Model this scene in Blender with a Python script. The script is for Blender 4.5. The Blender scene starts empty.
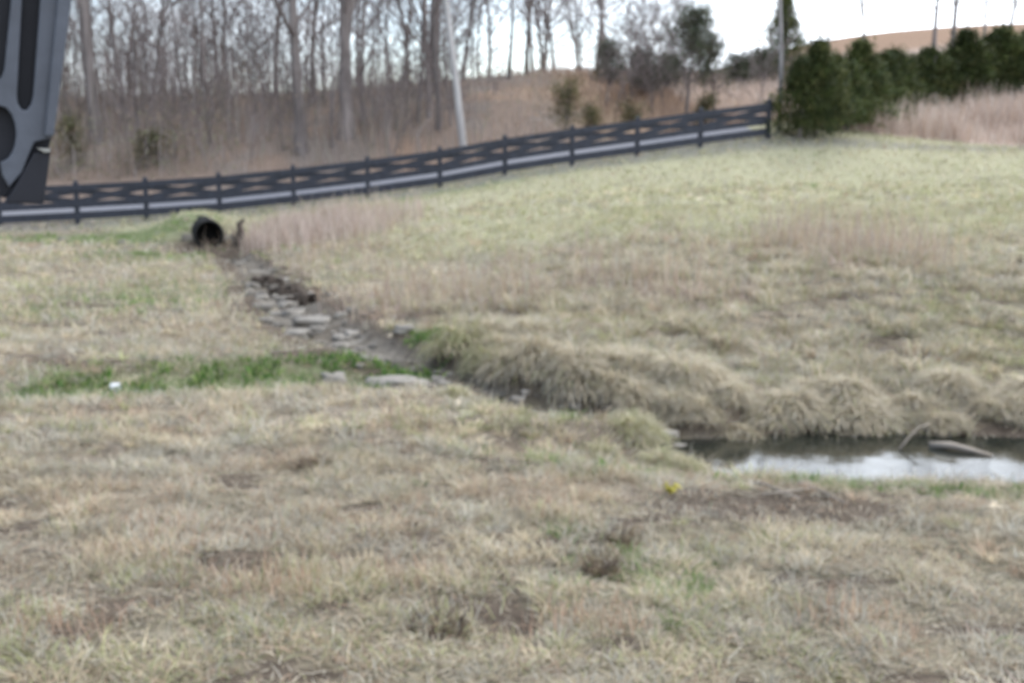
import bpy, math, random
import numpy as np
from mathutils import Vector, Matrix

R = np.random.RandomState
random.seed(7)
PI = math.pi
W, H, F = 1024, 683, 1100.0
EYE = 1.65
PITCH = math.radians(8.86)
sc = bpy.context.scene
COL = sc.collection

# ------------------------------------------------------------------ camera
cd = bpy.data.cameras.new('camera')
cam = bpy.data.objects.new('camera', cd)
COL.objects.link(cam)
cam.location = (0, 0, EYE)
cam.rotation_euler = (PI / 2 - PITCH, 0, 0)
cd.sensor_width = 36
cd.lens = F / W * 36
cd.clip_start = 0.05
cd.clip_end = 2000
cd.dof.use_dof = True            # the photograph is focused far too near
cd.dof.focus_distance = 0.42
cd.dof.aperture_fstop = cd.lens / 1000 / 0.0021
cd.dof.aperture_blades = 7
sc.camera = cam

UPV = np.array([0, math.sin(PITCH), math.cos(PITCH)])
FWD = np.array([0, math.cos(PITCH), -math.sin(PITCH)])


def ray(u, v):
    return np.array([(u - 512) / F, 0, 0]) + UPV * (341.5 - v) / F + FWD


def at(u, v, Y):
    d = ray(u, v)
    t = Y / d[1]
    return np.array([d[0] * t, Y, EYE + d[2] * t])


def at_z(u, v, z):
    d = ray(u, v)
    t = (z - EYE) / d[2]
    return np.array([d[0] * t, d[1] * t, z])


def to_u(p):
    q = np.array(p) - np.array([0, 0, EYE])
    return 512 + F * q[0] / q.dot(FWD)


# ------------------------------------------------------------------ noise
def _hash(ix, iy, seed):
    h = (ix.astype(np.int64) * 374761393 + iy.astype(np.int64) * 668265263 + seed * 974634211) & 0xffffffff
    h = ((h ^ (h >> 13)) * 1274126177) & 0xffffffff
    h = h ^ (h >> 16)
    return (h & 0xffffff) / float(0xffffff)


def vnoise(x, y, seed=0):
    x = np.asarray(x, float); y = np.asarray(y, float)
    ix = np.floor(x); iy = np.floor(y)
    fx = x - ix; fy = y - iy
    fx = fx * fx * (3 - 2 * fx); fy = fy * fy * (3 - 2 * fy)
    a = _hash(ix, iy, seed); b = _hash(ix + 1, iy, seed)
    c = _hash(ix, iy + 1, seed); d = _hash(ix + 1, iy + 1, seed)
    return (a * (1 - fx) + b * fx) * (1 - fy) + (c * (1 - fx) + d * fx) * fy


def fbm(x, y, scale, seed=0, octs=3):
    s = 0; a = 1; t = 0
    for k in range(octs):
        ang = 0.7 * k
        xx = (x * math.cos(ang) - y * math.sin(ang)) / scale; yy = (x * math.sin(ang) + y * math.cos(ang)) / scale
        s = s + a * vnoise(xx, yy, seed + 17 * k); t += a
        a *= .5; scale *= .5
    return s / t


def sst(a, b, x):
    t = np.clip((x - a) / (b - a), 0, 1)
    return t * t * (3 - 2 * t)


# ------------------------------------------------------------------ fence line
TH = math.radians(10)
FD = np.array([math.cos(TH), math.sin(TH)])          # along the fence
FN = np.array([-math.sin(TH), math.cos(TH)])         # away from the camera
_p220 = at(220, 215, 37.4)
F0 = _p220[:2]
BAY = 2.44


def ground_px(u, v):                                  # pixel of a post base -> (s, z) on the fence line
    d = ray(u, v)
    A = np.array([[d[0], -FD[0]], [d[1], -FD[1]]])
    t, s = np.linalg.solve(A, F0)
    return s, EYE + d[2] * t


_fb = [(-260, 240), (-100, 233), (0, 227), (78, 223), (147, 219), (220, 214), (294, 206), (368, 197), (440, 187), (505, 175), (572, 165), (637, 156), (700, 147), (768, 138)]
_fs = np.array([ground_px(*p) for p in _fb])
FS, FZ = _fs[:, 0], _fs[:, 1]


def zfence(s):
    s = np.asarray(s, float)
    z = np.interp(s, FS, FZ)
    return z + np.where(s > FS[-1], (s - FS[-1]) * .13, 0)


def st(x, y):
    dx = x - F0[0]; dy = y - F0[1]
    return dx * FD[0] + dy * FD[1], dx * FN[0] + dy * FN[1]


# ------------------------------------------------------------------ stream
ZW = -0.50
SPX = [(1500, 478, -.60, .46), (1200, 464, -.60, .44), (1000, 458, -.60, .42), (930, 456, -.60, .36), (880, 456, -.60, .40), (820, 455, -.60, .42), (770, 453, -.59, .34), (725, 451, -.59, .36), (695, 448, -.58, .36),
       (665, 438, -.48, .14),
       (590, 420, -.47, .12), (540, 409, -.47, .12), (490, 396, -.46, .14), (445, 382, -.46, .2), (405, 366, -.46, .24),
       (350, 347, -.46, .30), (308, 326, -.46, .40), (284, 306, -.47, .30), (268, 284, -.48, .26), (250, 268, -.50, .26), (230, 257, -.54, .35), (211, 254, -.74, .7)]
SP = np.array([list(at_z(u, v, z if z > ZW else ZW)[:2]) + [z, h] for u, v, z, h in SPX])
SWPX = [(430, 384), (330, 386), (230, 390), (120, 397), (20, 404), (-150, 418), (-400, 440)]
SW = np.array([list(at_z(u, v, -.42)[:2]) + [-.44 + .01 * i, .25] for i, (u, v) in enumerate(SWPX)])


def poly_dist(x, y, P):
    best = np.full(x.shape, 1e9); z = np.zeros(x.shape); hw = np.zeros(x.shape); side = np.zeros(x.shape)
    for a, b in zip(P[:-1], P[1:]):
        dx, dy = b[0] - a[0], b[1] - a[1]
        L2 = dx * dx + dy * dy
        t = np.clip(((x - a[0]) * dx + (y - a[1]) * dy) / L2, 0, 1)
        px, py = a[0] + t * dx, a[1] + t * dy
        d = np.hypot(x - px, y - py)
        m = d < best
        best = np.where(m, d, best)
        z = np.where(m, a[2] + t * (b[2] - a[2]), z)
        hw = np.where(m, a[3] + t * (b[3] - a[3]), hw)
        side = np.where(m, np.sign(dx * (y - a[1]) - dy * (x - a[0])), side)
    return best, z, hw, side                          # side < 0: the far, right-hand bank


# ------------------------------------------------------------------ terrain
CP = []
for x in (-9, -4, 0, 4, 9):
    for y in (-10, -3, 3):
        CP.append((x, y, 0))
for x in (-40, 40):
    CP.append((x, -10, 0)); CP.append((x, 4, 0))
for u, v, z in [(-200, 440, -.18), (100, 440, -.16), (300, 450, -.14), (500, 480, -.12), (700, 540, -.16), (900, 550, -.18), (1200, 550, -.2),
                (100, 340, -.30), (-200, 330, -.3), (30, 300, -.35), (150, 270, -.36), (220, 300, -.38), (60, 247, -.36), (-150, 250, -.36), (250, 340, -.36)]:
    CP.append(tuple(at_z(u, v, z)))
for u, v, Y in [(470, 333, 12.4), (600, 345, 11.1), (750, 358, 10.6), (900, 362, 10.5), (1050, 362, 10.5), (800, 300, 13.2), (600, 290, 15.5), (450, 280, 18.5),
                (1020, 300, 13), (1300, 300, 13), (800, 250, 17.8), (1020, 250, 17.5), (1300, 245, 17.5), (600, 240, 20), (370, 262, 22), (800, 200, 27), (1020, 195, 27), (1300, 190, 27), (600, 200, 27.5),
                (440, 217, 30), (350, 226, 31.5), (300, 235, 31), (800, 165, 38), (1020, 150, 42), (1300, 140, 42),
                (1024, 97, 56), (900, 108, 54), (850, 122, 49), (1200, 78, 60), (1500, 60, 65), (100, 236, 33.5), (-150, 240, 33.5),
                (500, 76, 62), (400, 84, 62), (250, 95, 62), (100, 100, 60), (0, 102, 60), (-200, 108, 60), (560, 73, 64), (650, 76, 68), (760, 76, 72), (840, 62, 80),
                (500, 112, 50), (300, 140, 47), (100, 155, 47), (640, 115, 50), (740, 100, 52),
                (900, 33, 112), (1050, 27, 112), (800, 46, 108), (1300, 22, 112)]:
    CP.append(tuple(at(u, v, Y)))
for s, z in zip(FS, FZ):
    for t, dz in ((0, .0), (4.5, .85)):
        q = F0 + FD * s + FN * t
        CP.append((q[0], q[1], z + dz))
CP += [(-60, 95, 4.5), (-20, 95, 5), (10, 95, 5.5), (-80, 200, 1), (0, 200, 3), (60, 200, 8), (120, 200, 8), (-80, 60, 4), (-80, 33, -.3), (90, 60, 8), (90, 30, 3),
       (-150, 100, 3), (200, 100, 10), (-200, 400, 0), (0, 400, 0), (200, 400, 3)]
CP = np.array(CP, float)
SCL = 30.0


def _k(r2):
    return np.where(r2 > 1e-12, r2 * np.log(np.maximum(r2, 1e-12)), 0)


_n = len(CP)
_X = CP[:, :2] / SCL
_K = _k(((_X[:, None] - _X[None]) ** 2).sum(-1)) + np.eye(_n) * 2e-4
_Pm = np.c_[np.ones(_n), _X]
_A = np.block([[_K, _Pm], [_Pm.T, np.zeros((3, 3))]])
_w = np.linalg.solve(_A, np.r_[CP[:, 2], 0, 0, 0])


def tps(x, y):
    sh = x.shape
    X = np.c_[x.ravel(), y.ravel()] / SCL
    out = np.empty(len(X))
    for i in range(0, len(X), 20000):
        q = X[i:i + 20000]
        out[i:i + 20000] = _k(((q[:, None] - _X[None]) ** 2).sum(-1)) @ _w[:_n] + np.c_[np.ones(len(q)), q] @ _w[_n:]
    return out.reshape(sh)


ROAD0, ROAD1 = .75, 2.75


def road_z(s, t):
    return zfence(s) + .20 + (t - ROAD0) * .20


def height(x, y):
    x = np.asarray(x, float); y = np.asarray(y, float)
    z = tps(x, y)
    d, zb, hw, side = poly_dist(x, y, SP)
    near = sst(45, 20, y)
    rough = .10 * (fbm(x, y, .42, 3, 3) - .5) + .09 * (fbm(x, y, 1.7, 4, 2) - .5) + .2 * (fbm(x, y, 6, 5, 2) - .5) * sst(9, 16, y)
    rough = rough * (1 + .9 * ((side < 0) & (y > 7)) * sst(6, 1, d))
    z = z + rough * (.35 + .65 * near)
    # stream: steep far bank, gentle near bank with an undulating foot
    wob = (fbm(x, y, 1.1, 8, 3) - .5)
    e = np.maximum(0, d - hw * (1 + 1.6 * wob))
    farb = side < 0
    sl = np.where(farb, .36 + .4 * sst(9.3, 11, y), .25 + .18 * sst(9, 12, y) + .25 * sst(14, 22, y))
    bank = zb + e * sl + np.where(farb, 0, .05 * wob) + .02 * wob
    k = .09
    h = np.clip(.5 + .5 * (z - bank) / k, 0, 1)
    z = z * (1 - h) + bank * h - k * h * (1 - h)
    for kk in range(4):
        q = np.array(at(209, 236, 30.5)[:2]) + np.array([-math.sin(.33), math.cos(.33)]) * (2.0 + kk * 1.2)
        z = np.maximum(z, .27 + .03 * kk) * np.exp(-((x - q[0]) ** 2 + (y - q[1]) ** 2) / 1.1) + z * (1 - np.exp(-((x - q[0]) ** 2 + (y - q[1]) ** 2) / 1.1))
    q = at(211, 236, 29.0); z = z - .34 * np.exp(-((x - q[0]) / 1.1) ** 2 - ((y - q[1]) / 1.5) ** 2)
    hb = at_z(620, 450, -.42)
    z = z + .16 * np.exp(-((x - hb[0]) / .42) ** 2 - ((y - hb[1]) / .28) ** 2)
    d2, zb2, hw2, _ = poly_dist(x, y, SW)
    sw = zb2 + np.maximum(0, d2 - hw2) * .22
    h = np.clip(.5 + .5 * (z - sw) / k, 0, 1)
    z = z * (1 - h) + sw * h - k * h * (1 - h)
    # bed for the lane behind the fence
    s, t = st(x, y)
    m = sst(.1, .7, t) * sst(4.6, 3.0, t) * sst(FS[-1] + 1.5, FS[-1] + .2, s)
    z = z * (1 - m) + (road_z(s, np.clip(t, ROAD0 - .2, ROAD1 + .4)) - .05) * m
    return z


def hz(x, y):
    return float(height(np.array([x]), np.array([y]))[0])


def drop(u, Y):                                       # the ground point seen in column u at distance Y
    x = (u - 512) / F * Y
    for _ in range(3):
        z = hz(x, Y)
        x = (u - 512) / F * (Y * math.cos(PITCH) + (EYE - z) * math.sin(PITCH))
    return np.array([x, Y, hz(x, Y)])


# ------------------------------------------------------------------ ground cover regions (world ellipses)
def blob(x, y, u, v, z, rx, ry):
    c = at_z(u, v, z)
    return np.exp(-(((x - c[0]) / rx) ** 2 + ((y - c[1]) / ry) ** 2))


def regions(x, y):
    n1 = fbm(x, y, .5, 21, 3); n2 = fbm(x, y, 1.6, 22, 3); n3 = fbm(x, y, 5, 23, 3); n4 = fbm(x, y, .22, 24, 2)
    p1 = fbm(x, y, .75, 26, 3); p2 = fbm(x, y, .45, 27, 3); p3 = fbm(x, y, 1.3, 28, 3)
    d, zb, hw, side = poly_dist(x, y, SP)
    s, t = st(x, y)
    green = 0
    for u, v, rx, ry, a in [(70, 399, .75, .3, 1.1), (140, 388, .6, .3, 1), (270, 377, .9, .35, 1.0), (355, 374, .4, .45, 1.7), (432, 352, .3, .6, 1.5), (200, 388, .5, .22, .7), (320, 386, .6, .32, 1.3), (385, 372, .4, .3, .9), (560, 560, .12, .12, .6),
                            (130, 300, 1.0, 1.8, .4), (840, 484, .35, .14, .8), (760, 470, .4, .12, .5), (100, 240, 2.4, 1.2, 1.9), (158, 240, 1.2, 1.0, 1.6), (190, 255, 1.5, 1.4, .9), (960, 490, .3, .14, .8), (640, 615, .25, .2, .5), (470, 345, .35, .6, .6), (600, 470, .5, .2, .5)]:
        green = green + a * blob(x, y, u, v, -.40 if v < 450 else -.25, rx * 1.15, ry * 1.3)
    green = green + .8 * np.exp(-((s - 6.0) / 4.5) ** 2 - ((t + 1.3) / 1.0) ** 2) * (n2 > .4)
    green = np.clip(green * (.55 + 1.1 * (n1 - .25)), 0, 1)
    mud = 0
    for u, v, rx, ry, a in [(765, 512, .52, .22, 2.6), (835, 502, .36, .16, 1.8), (700, 495, .25, .12, .8), (315, 456, .13, .07, 1.6), (620, 537, .09, .08, 1.5), (595, 567, .12, .06, 1.3), (330, 585, .3, .06, 1.1), (225, 595, .2, .05, 1.0),
                            (440, 570, .25, .06, 1.0), (430, 640, .12, .1, .9), (160, 640, .2, .06, .8), (960, 650, .3, .08, 1.2), (150, 405, .5, .1, .6), (360, 360, .8, .7, .8), (211, 247, .9, 1.6, 1.6), (380, 395, .7, .25, .6), (240, 365, 1.0, .35, .6), (60, 380, 1.0, .2, .6)]:
        mud = mud + a * blob(x, y, u, v, -.2 if v > 430 else -.42, rx, ry)
    mud = mud + 1.1 * sst(.64, .74, fbm(x, y * 1.6, .4, 33, 3)) * sst(8.5, 6, y) + .9 * sst(.62, .72, fbm(x, y * 1.5, .8, 34, 3)) * sst(7, 9, y) * sst(20, 14, y)
    mud = np.clip(mud * (.45 + 1.7 * n1), 0, 1)
    mud = np.maximum(mud, sst(.9, .25, d - hw) * sst(.30, .6, n1 + .35 * sst(.4, .0, d - hw)))
    red = 0
    for u, v, z, rx, ry, a in [(310, 232, -.1, 2.2, 3.0, 1.2), (360, 245, .0, 1.5, 3, .7), (880, 262, .3, .9, 1.6, 1.3), (715, 295, .1, .7, 1.0, 1.0), (590, 290, .0, 1.6, 1.2, .9), (420, 300, -.2, 1.2, 1.6, .9), (800, 250, .3, 3.0, 1.2, .7), (650, 255, .2, 3, 1, .5)]:
        red = red + a * blob(x, y, u, v, z, rx, ry)
    red = np.clip(red * 1.7 * sst(.35, .7, .5 * n2 + .5 * p1), 0, 1)
    # right field, mown and yellow-green, above the rough bank
    right = ((side < 0) & (y > 7)).astype(float)
    fld = sst(16, 24, y + 6 * (n3 - .5)) * right * sst(1.5, 4, d)
    past = s > FS[-1] + .6
    wood = sst(2.6, 3.4, t) * sst(22, 12, s + 6 * (n3 - .5))
    broom = sst(2.4, 3.2, t) * (1 - wood)
    broom = np.where(past, 0, broom)
    edge = 43.2 + .9 * (n2 - .5) + np.clip(19 - x, -3, 6) * .25
    broom = np.maximum(broom, sst(0, .5, y - edge) * past)
    near = sst(11, 7, y)
    return dict(p1=p1, p2=p2, p3=p3, n1=n1, n2=n2, n3=n3, n4=n4, d=d, hw=hw, side=side, s=s, t=t, green=green, mud=mud, red=red, fld=fld, wood=wood, broom=broom, near=near, right=right)


def mixc(a, b, f):
    return a * (1 - f[..., None]) + np.asarray(b) * f[..., None]


def soil_colour(x, y, r):
    c = np.broadcast_to(np.array([.225, .19, .15]), x.shape + (3,)).copy()
    c = mixc(c, (.16, .165, .09), sst(.45, .75, r['n3']) * .6)
    c = mixc(c, (.26, .22, .16), sst(.45, .7, r['n1']) * .6)
    c = mixc(c, (.13, .105, .08), sst(.55, .35, r['n2']) * .5 * (1 - r['fld']))
    c = mixc(c, (.335, .32, .21), r['fld'] * (.7 + .3 * r['n2']))
    c = mixc(c, (.25, .18, .135), r['red'] * .7)
    c = mixc(c, (.11, .14, .06), r['green'] * .85)
    c = mixc(c, (.085, .066, .052), np.clip(r['mud'] * 1.2, 0, 1) * .95)
    bed = sst(.18, -.05, r['d'] - r['hw'])
    c = mixc(c, (.15, .135, .115), bed * sst(9.8, 10.6, y) * .8)
    c = mixc(c, (.24, .22, .19), bed * sst(.5, .65, r['n4']) * .6)
    c = mixc(c, (.085, .07, .055), bed * sst(.5, .35, r['n1']) * .7)
    c = mixc(c, (.10, .085, .06), bed * sst(10.6, 9.8, y) * .8)
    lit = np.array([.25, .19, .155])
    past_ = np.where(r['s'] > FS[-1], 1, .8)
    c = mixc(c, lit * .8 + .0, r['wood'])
    c = mixc(c, (.31, .21, .15), r['wood'] * sst(.5, .75, r['n3']) * .7)
    c = mixc(c, (.20, .17, .15), r['wood'] * sst(.5, .3, r['n2']) * .7)
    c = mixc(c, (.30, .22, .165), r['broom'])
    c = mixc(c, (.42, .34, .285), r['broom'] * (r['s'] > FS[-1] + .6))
    c = mixc(c, (.36, .23, .14), r['broom'] * sst(.5, .65, r['n3']) * .6 * (x < 16))
    c = mixc(c, (.27, .18, .125), sst(75, 88, y) * sst(8, 20, x))
    verge = sst(-1.6, -.6, r['t']) * sst(.9, .2, r['t'])
    c = mixc(c, (.19, .18, .165), verge * .75 * sst(.3, .55, r['n1'] * .5 + .3))
    return np.clip(c, .01, .9)


# ------------------------------------------------------------------ materials
def mat(name, colour=(.5, .5, .5), rough=.9, attr=None, spec=.2, noise=None, transl=0, bump=None, metallic=0, objvar=0, attr_mul=None):
    m = bpy.data.materials.new(name); m.use_nodes = True
    nt = m.node_tree; N = nt.nodes; L = nt.links
    b = N['Principled BSDF']; out = N['Material Output']
    b.inputs['Roughness'].default_value = rough
    b.inputs['Specular IOR Level'].default_value = spec
    b.inputs['Metallic'].default_value = metallic
    b.inputs['Base Color'].default_value = (*colour, 1)
    src = None
    if attr:
        a = N.new('ShaderNodeAttribute'); a.attribute_name = attr
        src = a.outputs['Color']
    if noise:                                         # (scale, dark colour factor, light factor)
        tc = N.new('ShaderNodeTexCoord'); mp = N.new('ShaderNodeMapping')
        mp.inputs['Scale'].default_value = noise[3] if len(noise) > 3 else (1, 1, 1)
        L.new(tc.outputs['Object'], mp.inputs['Vector'])
        n = N.new('ShaderNodeTexNoise'); n.inputs['Scale'].default_value = noise[0]; n.inputs['Detail'].default_value = 6; n.inputs['Roughness'].default_value = .65
        L.new(mp.outputs['Vector'], n.inputs['Vector'])
        r = N.new('ShaderNodeMapRange'); r.inputs['From Min'].default_value = .3; r.inputs['From Max'].default_value = .7
        r.inputs['To Min'].default_value = noise[1]; r.inputs['To Max'].default_value = noise[2]
        L.new(n.outputs['Fac'], r.inputs['Value'])
        mx = N.new('ShaderNodeMix'); mx.data_type = 'RGBA'; mx.blend_type = 'MULTIPLY'; mx.inputs['Factor'].default_value = 1
        if src: L.new(src, mx.inputs['A'])
        else: mx.inputs['A'].default_value = (*colour, 1)
        L.new(r.outputs['Result'], mx.inputs['B'])
        src = mx.outputs['Result']
        if bump:
            bp = N.new('ShaderNodeBump'); bp.inputs['Strength'].default_value = bump; bp.inputs['Distance'].default_value = .03
            L.new(n.outputs['Fac'], bp.inputs['Height']); L.new(bp.outputs['Normal'], b.inputs['Normal'])
    if objvar:
        oi = N.new('ShaderNodeObjectInfo'); r = N.new('ShaderNodeMapRange')
        r.inputs['To Min'].default_value = 1 - objvar; r.inputs['To Max'].default_value = 1 + objvar
        L.new(oi.outputs['Random'], r.inputs['Value'])
        mx = N.new('ShaderNodeMix'); mx.data_type = 'RGBA'; mx.blend_type = 'MULTIPLY'; mx.inputs['Factor'].default_value = 1
        if src: L.new(src, mx.inputs['A'])
        else: mx.inputs['A'].default_value = (*colour, 1)
        L.new(r.outputs['Result'], mx.inputs['B'])
        src = mx.outputs['Result']
    if src: L.new(src, b.inputs['Base Color'])
    if transl:
        tr = N.new('ShaderNodeBsdfTranslucent'); ms = N.new('ShaderNodeMixShader'); ms.inputs[0].default_value = transl
        if src: L.new(src, tr.inputs['Color'])
        else: tr.inputs['Color'].default_value = (*colour, 1)
        L.new(b.outputs[0], ms.inputs[1]); L.new(tr.outputs[0], ms.inputs[2]); L.new(ms.outputs[0], out.inputs['Surface'])
    return m


M = {
    'ground': mat('ground', attr='Col', rough=1, spec=.05, noise=(9, .62, 1.3), bump=.5),
    'blade': mat('blade', attr='Col', rough=.8, spec=.15, transl=.3),
    'bark': mat('bark', (.19, .165, .158), noise=(3, .6, 1.35, (1, 1, .18)), objvar=.28, bump=.6),
    'pale_bark': mat('pale_bark', (.25, .235, .235), noise=(3, .7, 1.25, (1, 1, .3)), bump=.4),
    'twig': mat('twig', (.185, .155, .15), objvar=.25),
    'fence_paint': mat('fence_paint', (.022, .025, .036), rough=.6, spec=.3, noise=(6, .6, 1.5, (1, 1, 1))),
    'gravel': mat('gravel', (.205, .205, .225), rough=.95, noise=(14, .75, 1.2), bump=.4),
    'needle': mat('needle', attr='Col', rough=.7, spec=.2, transl=.15, objvar=.2),
    'rock': mat('rock', (.16, .142, .12), rough=.9, noise=(7, .65, 1.25), objvar=.25, bump=.7),
    'pale_rock': mat('pale_rock', (.25, .228, .20), rough=.9, noise=(6, .7, 1.15), bump=.6),
    'pipe': mat('pipe', (.03, .03, .03), rough=1, spec=.02, noise=(5, .6, 1.4)),
    'pipe_shade': mat('pipe_shade', (.008, .008, .008), rough=.8, spec=.1),  # colour stands in for the shade deep in the pipe
    'plastic': mat('plastic', (.060, .068, .088), rough=.5, spec=.35, noise=(9, .8, 1.2), bump=.15),
    'dark_plastic': mat('dark_plastic', (.013, .014, .020), rough=.6, spec=.25, noise=(10, .8, 1.2)),
    'metal': mat('metal', (.22, .22, .21), rough=.45, metallic=.8),
    'stick': mat('stick', (.27, .23, .19), noise=(6, .7, 1.3)),
    'dark_wood': mat('dark_wood', (.07, .055, .045), noise=(6, .6, 1.4), bump=.5),
    'paper': mat('paper', (.75, .75, .76), rough=.7, noise=(20, .85, 1.05)),
    'yellow_leaf': mat('yellow_leaf', (.38, .33, .06), rough=.7, noise=(15, .8, 1.1), transl=.2),
}
# water: dark, clear and nearly still, slightly rippled
m = bpy.data.materials.new('water'); m.use_nodes = True
b = m.node_tree.nodes['Principled BSDF']
b.inputs['Base Color'].default_value = (.018, .020, .016, 1); b.inputs['Roughness'].default_value = .05
b.inputs['IOR'].default_value = 1.33; b.inputs['Specular IOR Level'].default_value = 1.0
N = m.node_tree.nodes; L = m.node_tree.links
tc = N.new('ShaderNodeTexCoord'); nz = N.new('ShaderNodeTexNoise'); nz.inputs['Scale'].default_value = 3.2; nz.inputs['Detail'].default_value = 4
bp = N.new('ShaderNodeBump'); bp.inputs['Strength'].default_value = .22; bp.inputs['Distance'].default_value = .02
L.new(tc.outputs['Object'], nz.inputs['Vector']); L.new(nz.outputs['Fac'], bp.inputs['Height']); L.new(bp.outputs['Normal'], b.inputs['Normal'])
M['water'] = m


# ------------------------------------------------------------------ object helpers
def np_mesh(name, V, Fc, col=None, smooth=False):
    me = bpy.data.meshes.new(name)
    V = np.asarray(V, np.float32); Fc = np.asarray(Fc, np.int32)
    k = Fc.shape[1]
    me.vertices.add(len(V)); me.vertices.foreach_set('co', V.ravel())
    me.loops.add(Fc.size); me.loops.foreach_set('vertex_index', Fc.ravel())
    me.polygons.add(len(Fc)); me.polygons.foreach_set('loop_start', np.arange(0, Fc.size, k, dtype=np.int32))
    me.update(calc_edges=True)
    if col is not None:
        a = me.color_attributes.new('Col', 'FLOAT_COLOR', 'POINT')
        a.data.foreach_set('color', np.c_[col, np.ones(len(col))].astype(np.float32).ravel())
    if smooth:
        me.polygons.foreach_set('use_smooth', np.ones(len(Fc), bool))
    return me


def link(name, me, m=None, parent=None, loc=None):
    o = bpy.data.objects.new(name, me)
    COL.objects.link(o)
    if m is not None and not me.materials: me.materials.append(m)
    if parent is not None: o.parent = parent
    if loc is not None: o.location = [float(c) for c in loc]
    return o


def tag(o, label=None, cat=None, group=None, kind=None):
    if label: o['label'] = label
    if cat: o['category'] = cat
    if group: o['group'] = group
    if kind: o['kind'] = kind
    return o


def empty(name, loc, label, cat, group=None, rz=0, scale=1):
    o = bpy.data.objects.new(name, None)
    COL.objects.link(o)
    o.location = [float(c) for c in loc]; o.rotation_euler = (0, 0, rz); o.scale = (scale,) * 3
    return tag(o, label, cat, group)


class MB:
    def __init__(self): self.v = []; self.f = []

    def add(self, V, Fc):
        n = len(self.v); self.v += [tuple(map(float, p)) for p in V]; self.f += [tuple(n + i for i in q) for q in Fc]; return self

    def box(self, c, dx, dy, dz, ax=(1, 0, 0), ay=(0, 1, 0), az=(0, 0, 1)):
        c = np.array(c, float); ax = np.array(ax, float) * dx / 2; ay = np.array(ay, float) * dy / 2; az = np.array(az, float) * dz / 2
        V = [c + sx * ax + sy * ay + sz * az for sz in (-1, 1) for sy in (-1, 1) for sx in (-1, 1)]
        return self.add(V, [(0, 2, 3, 1), (4, 5, 7, 6), (0, 1, 5, 4), (2, 6, 7, 3), (0, 4, 6, 2), (1, 3, 7, 5)])

    def tube(self, P, rad, n=6, cap=True):
        V, Fc = tube(P, rad, n)
        self.add(V, Fc)
        if cap:
            k = len(self.v) - len(V)
            self.f.append(tuple(k + i for i in range(n))[::-1]); self.f.append(tuple(len(self.v) - n + i for i in range(n)))
        return self

    def mesh(self, name, smooth=False, bevel=0):
        me = bpy.data.meshes.new(name); me.from_pydata(self.v, [], self.f); me.update()
        if bevel:
            import bmesh
            bm = bmesh.new(); bm.from_mesh(me)
            bmesh.ops.bevel(bm, geom=bm.edges[:], offset=bevel, segments=2, affect='EDGES', profile=.7)
            bm.to_mesh(me); bm.free()
        if smooth:
            for p in me.polygons: p.use_smooth = True
        return me


def tube(P, rad, n=6):
    P = np.asarray(P, float); k = len(P)
    rad = np.broadcast_to(np.asarray(rad, float), (k,))
    T = np.gradient(P, axis=0); T /= np.linalg.norm(T, axis=1)[:, None] + 1e-9
    ref = np.array([1., 0, 0]) if abs(T[0][0]) < .8 else np.array([0, 1., 0])
    A = np.cross(T, ref); A /= np.linalg.norm(A, axis=1)[:, None] + 1e-9
    B = np.cross(T, A)
    th = np.arange(n) * 2 * PI / n
    V = P[:, None] + rad[:, None, None] * (A[:, None] * np.cos(th)[None, :, None] + B[:, None] * np.sin(th)[None, :, None])
    V = V.reshape(-1, 3)
    i = np.arange(k - 1)[:, None] * n; j = np.arange(n)[None]
    a = i + j; b_ = i + (j + 1) % n
    Fc = np.stack([a, b_, b_ + n, a + n], -1).reshape(-1, 4)
    return V, Fc


def tubes_mesh(name, lst, smooth=True):
    Vs = []; Fs = []; n = 0
    for P, r, k in lst:
        V, Fc = tube(P, r, k); Vs.append(V); Fs.append(Fc + n); n += len(V)
    return np_mesh(name, np.concatenate(Vs), np.concatenate(Fs), smooth=smooth)


def blade_arrays(P, L, Wd, az, a0, a1, col, twist):
    """strips of two quads: base, middle, tip"""
    h = np.stack([np.cos(az), np.sin(az), np.zeros_like(az)], -1)
    up = np.array([0, 0, 1.])
    d0 = h * np.sin(a0)[:, None] + up * np.cos(a0)[:, None]
    d1 = h * np.sin(a1)[:, None] + up * np.cos(a1)[:, None]
    p1 = P + d0 * (L * .5)[:, None]; p2 = p1 + d1 * (L * .5)[:, None]
    sa = az + PI / 2 + twist
    sv = np.stack([np.cos(sa), np.sin(sa), .3 * np.sin(twist * 3)], -1) * (Wd / 2)[:, None]
    V = np.stack([P - sv, P + sv, p1 - .85 * sv, p1 + .85 * sv, p2 - .2 * sv, p2 + .2 * sv], 1).reshape(-1, 3)
    n = len(P)
    k = np.arange(n)[:, None] * 6
    Fc = np.concatenate([k + np.array([[0, 1, 3, 2]]), k + np.array([[2, 3, 5, 4]])], 0)
    return V, Fc, np.repeat(col, 6, axis=0)


# ------------------------------------------------------------------ ground sheet
def axis(parts):
    out = []
    for a, b_, s in parts:
        out.append(np.arange(a, b_ - 1e-6, s))
    out.append([parts[-1][1]])
    return np.concatenate(out)


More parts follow.
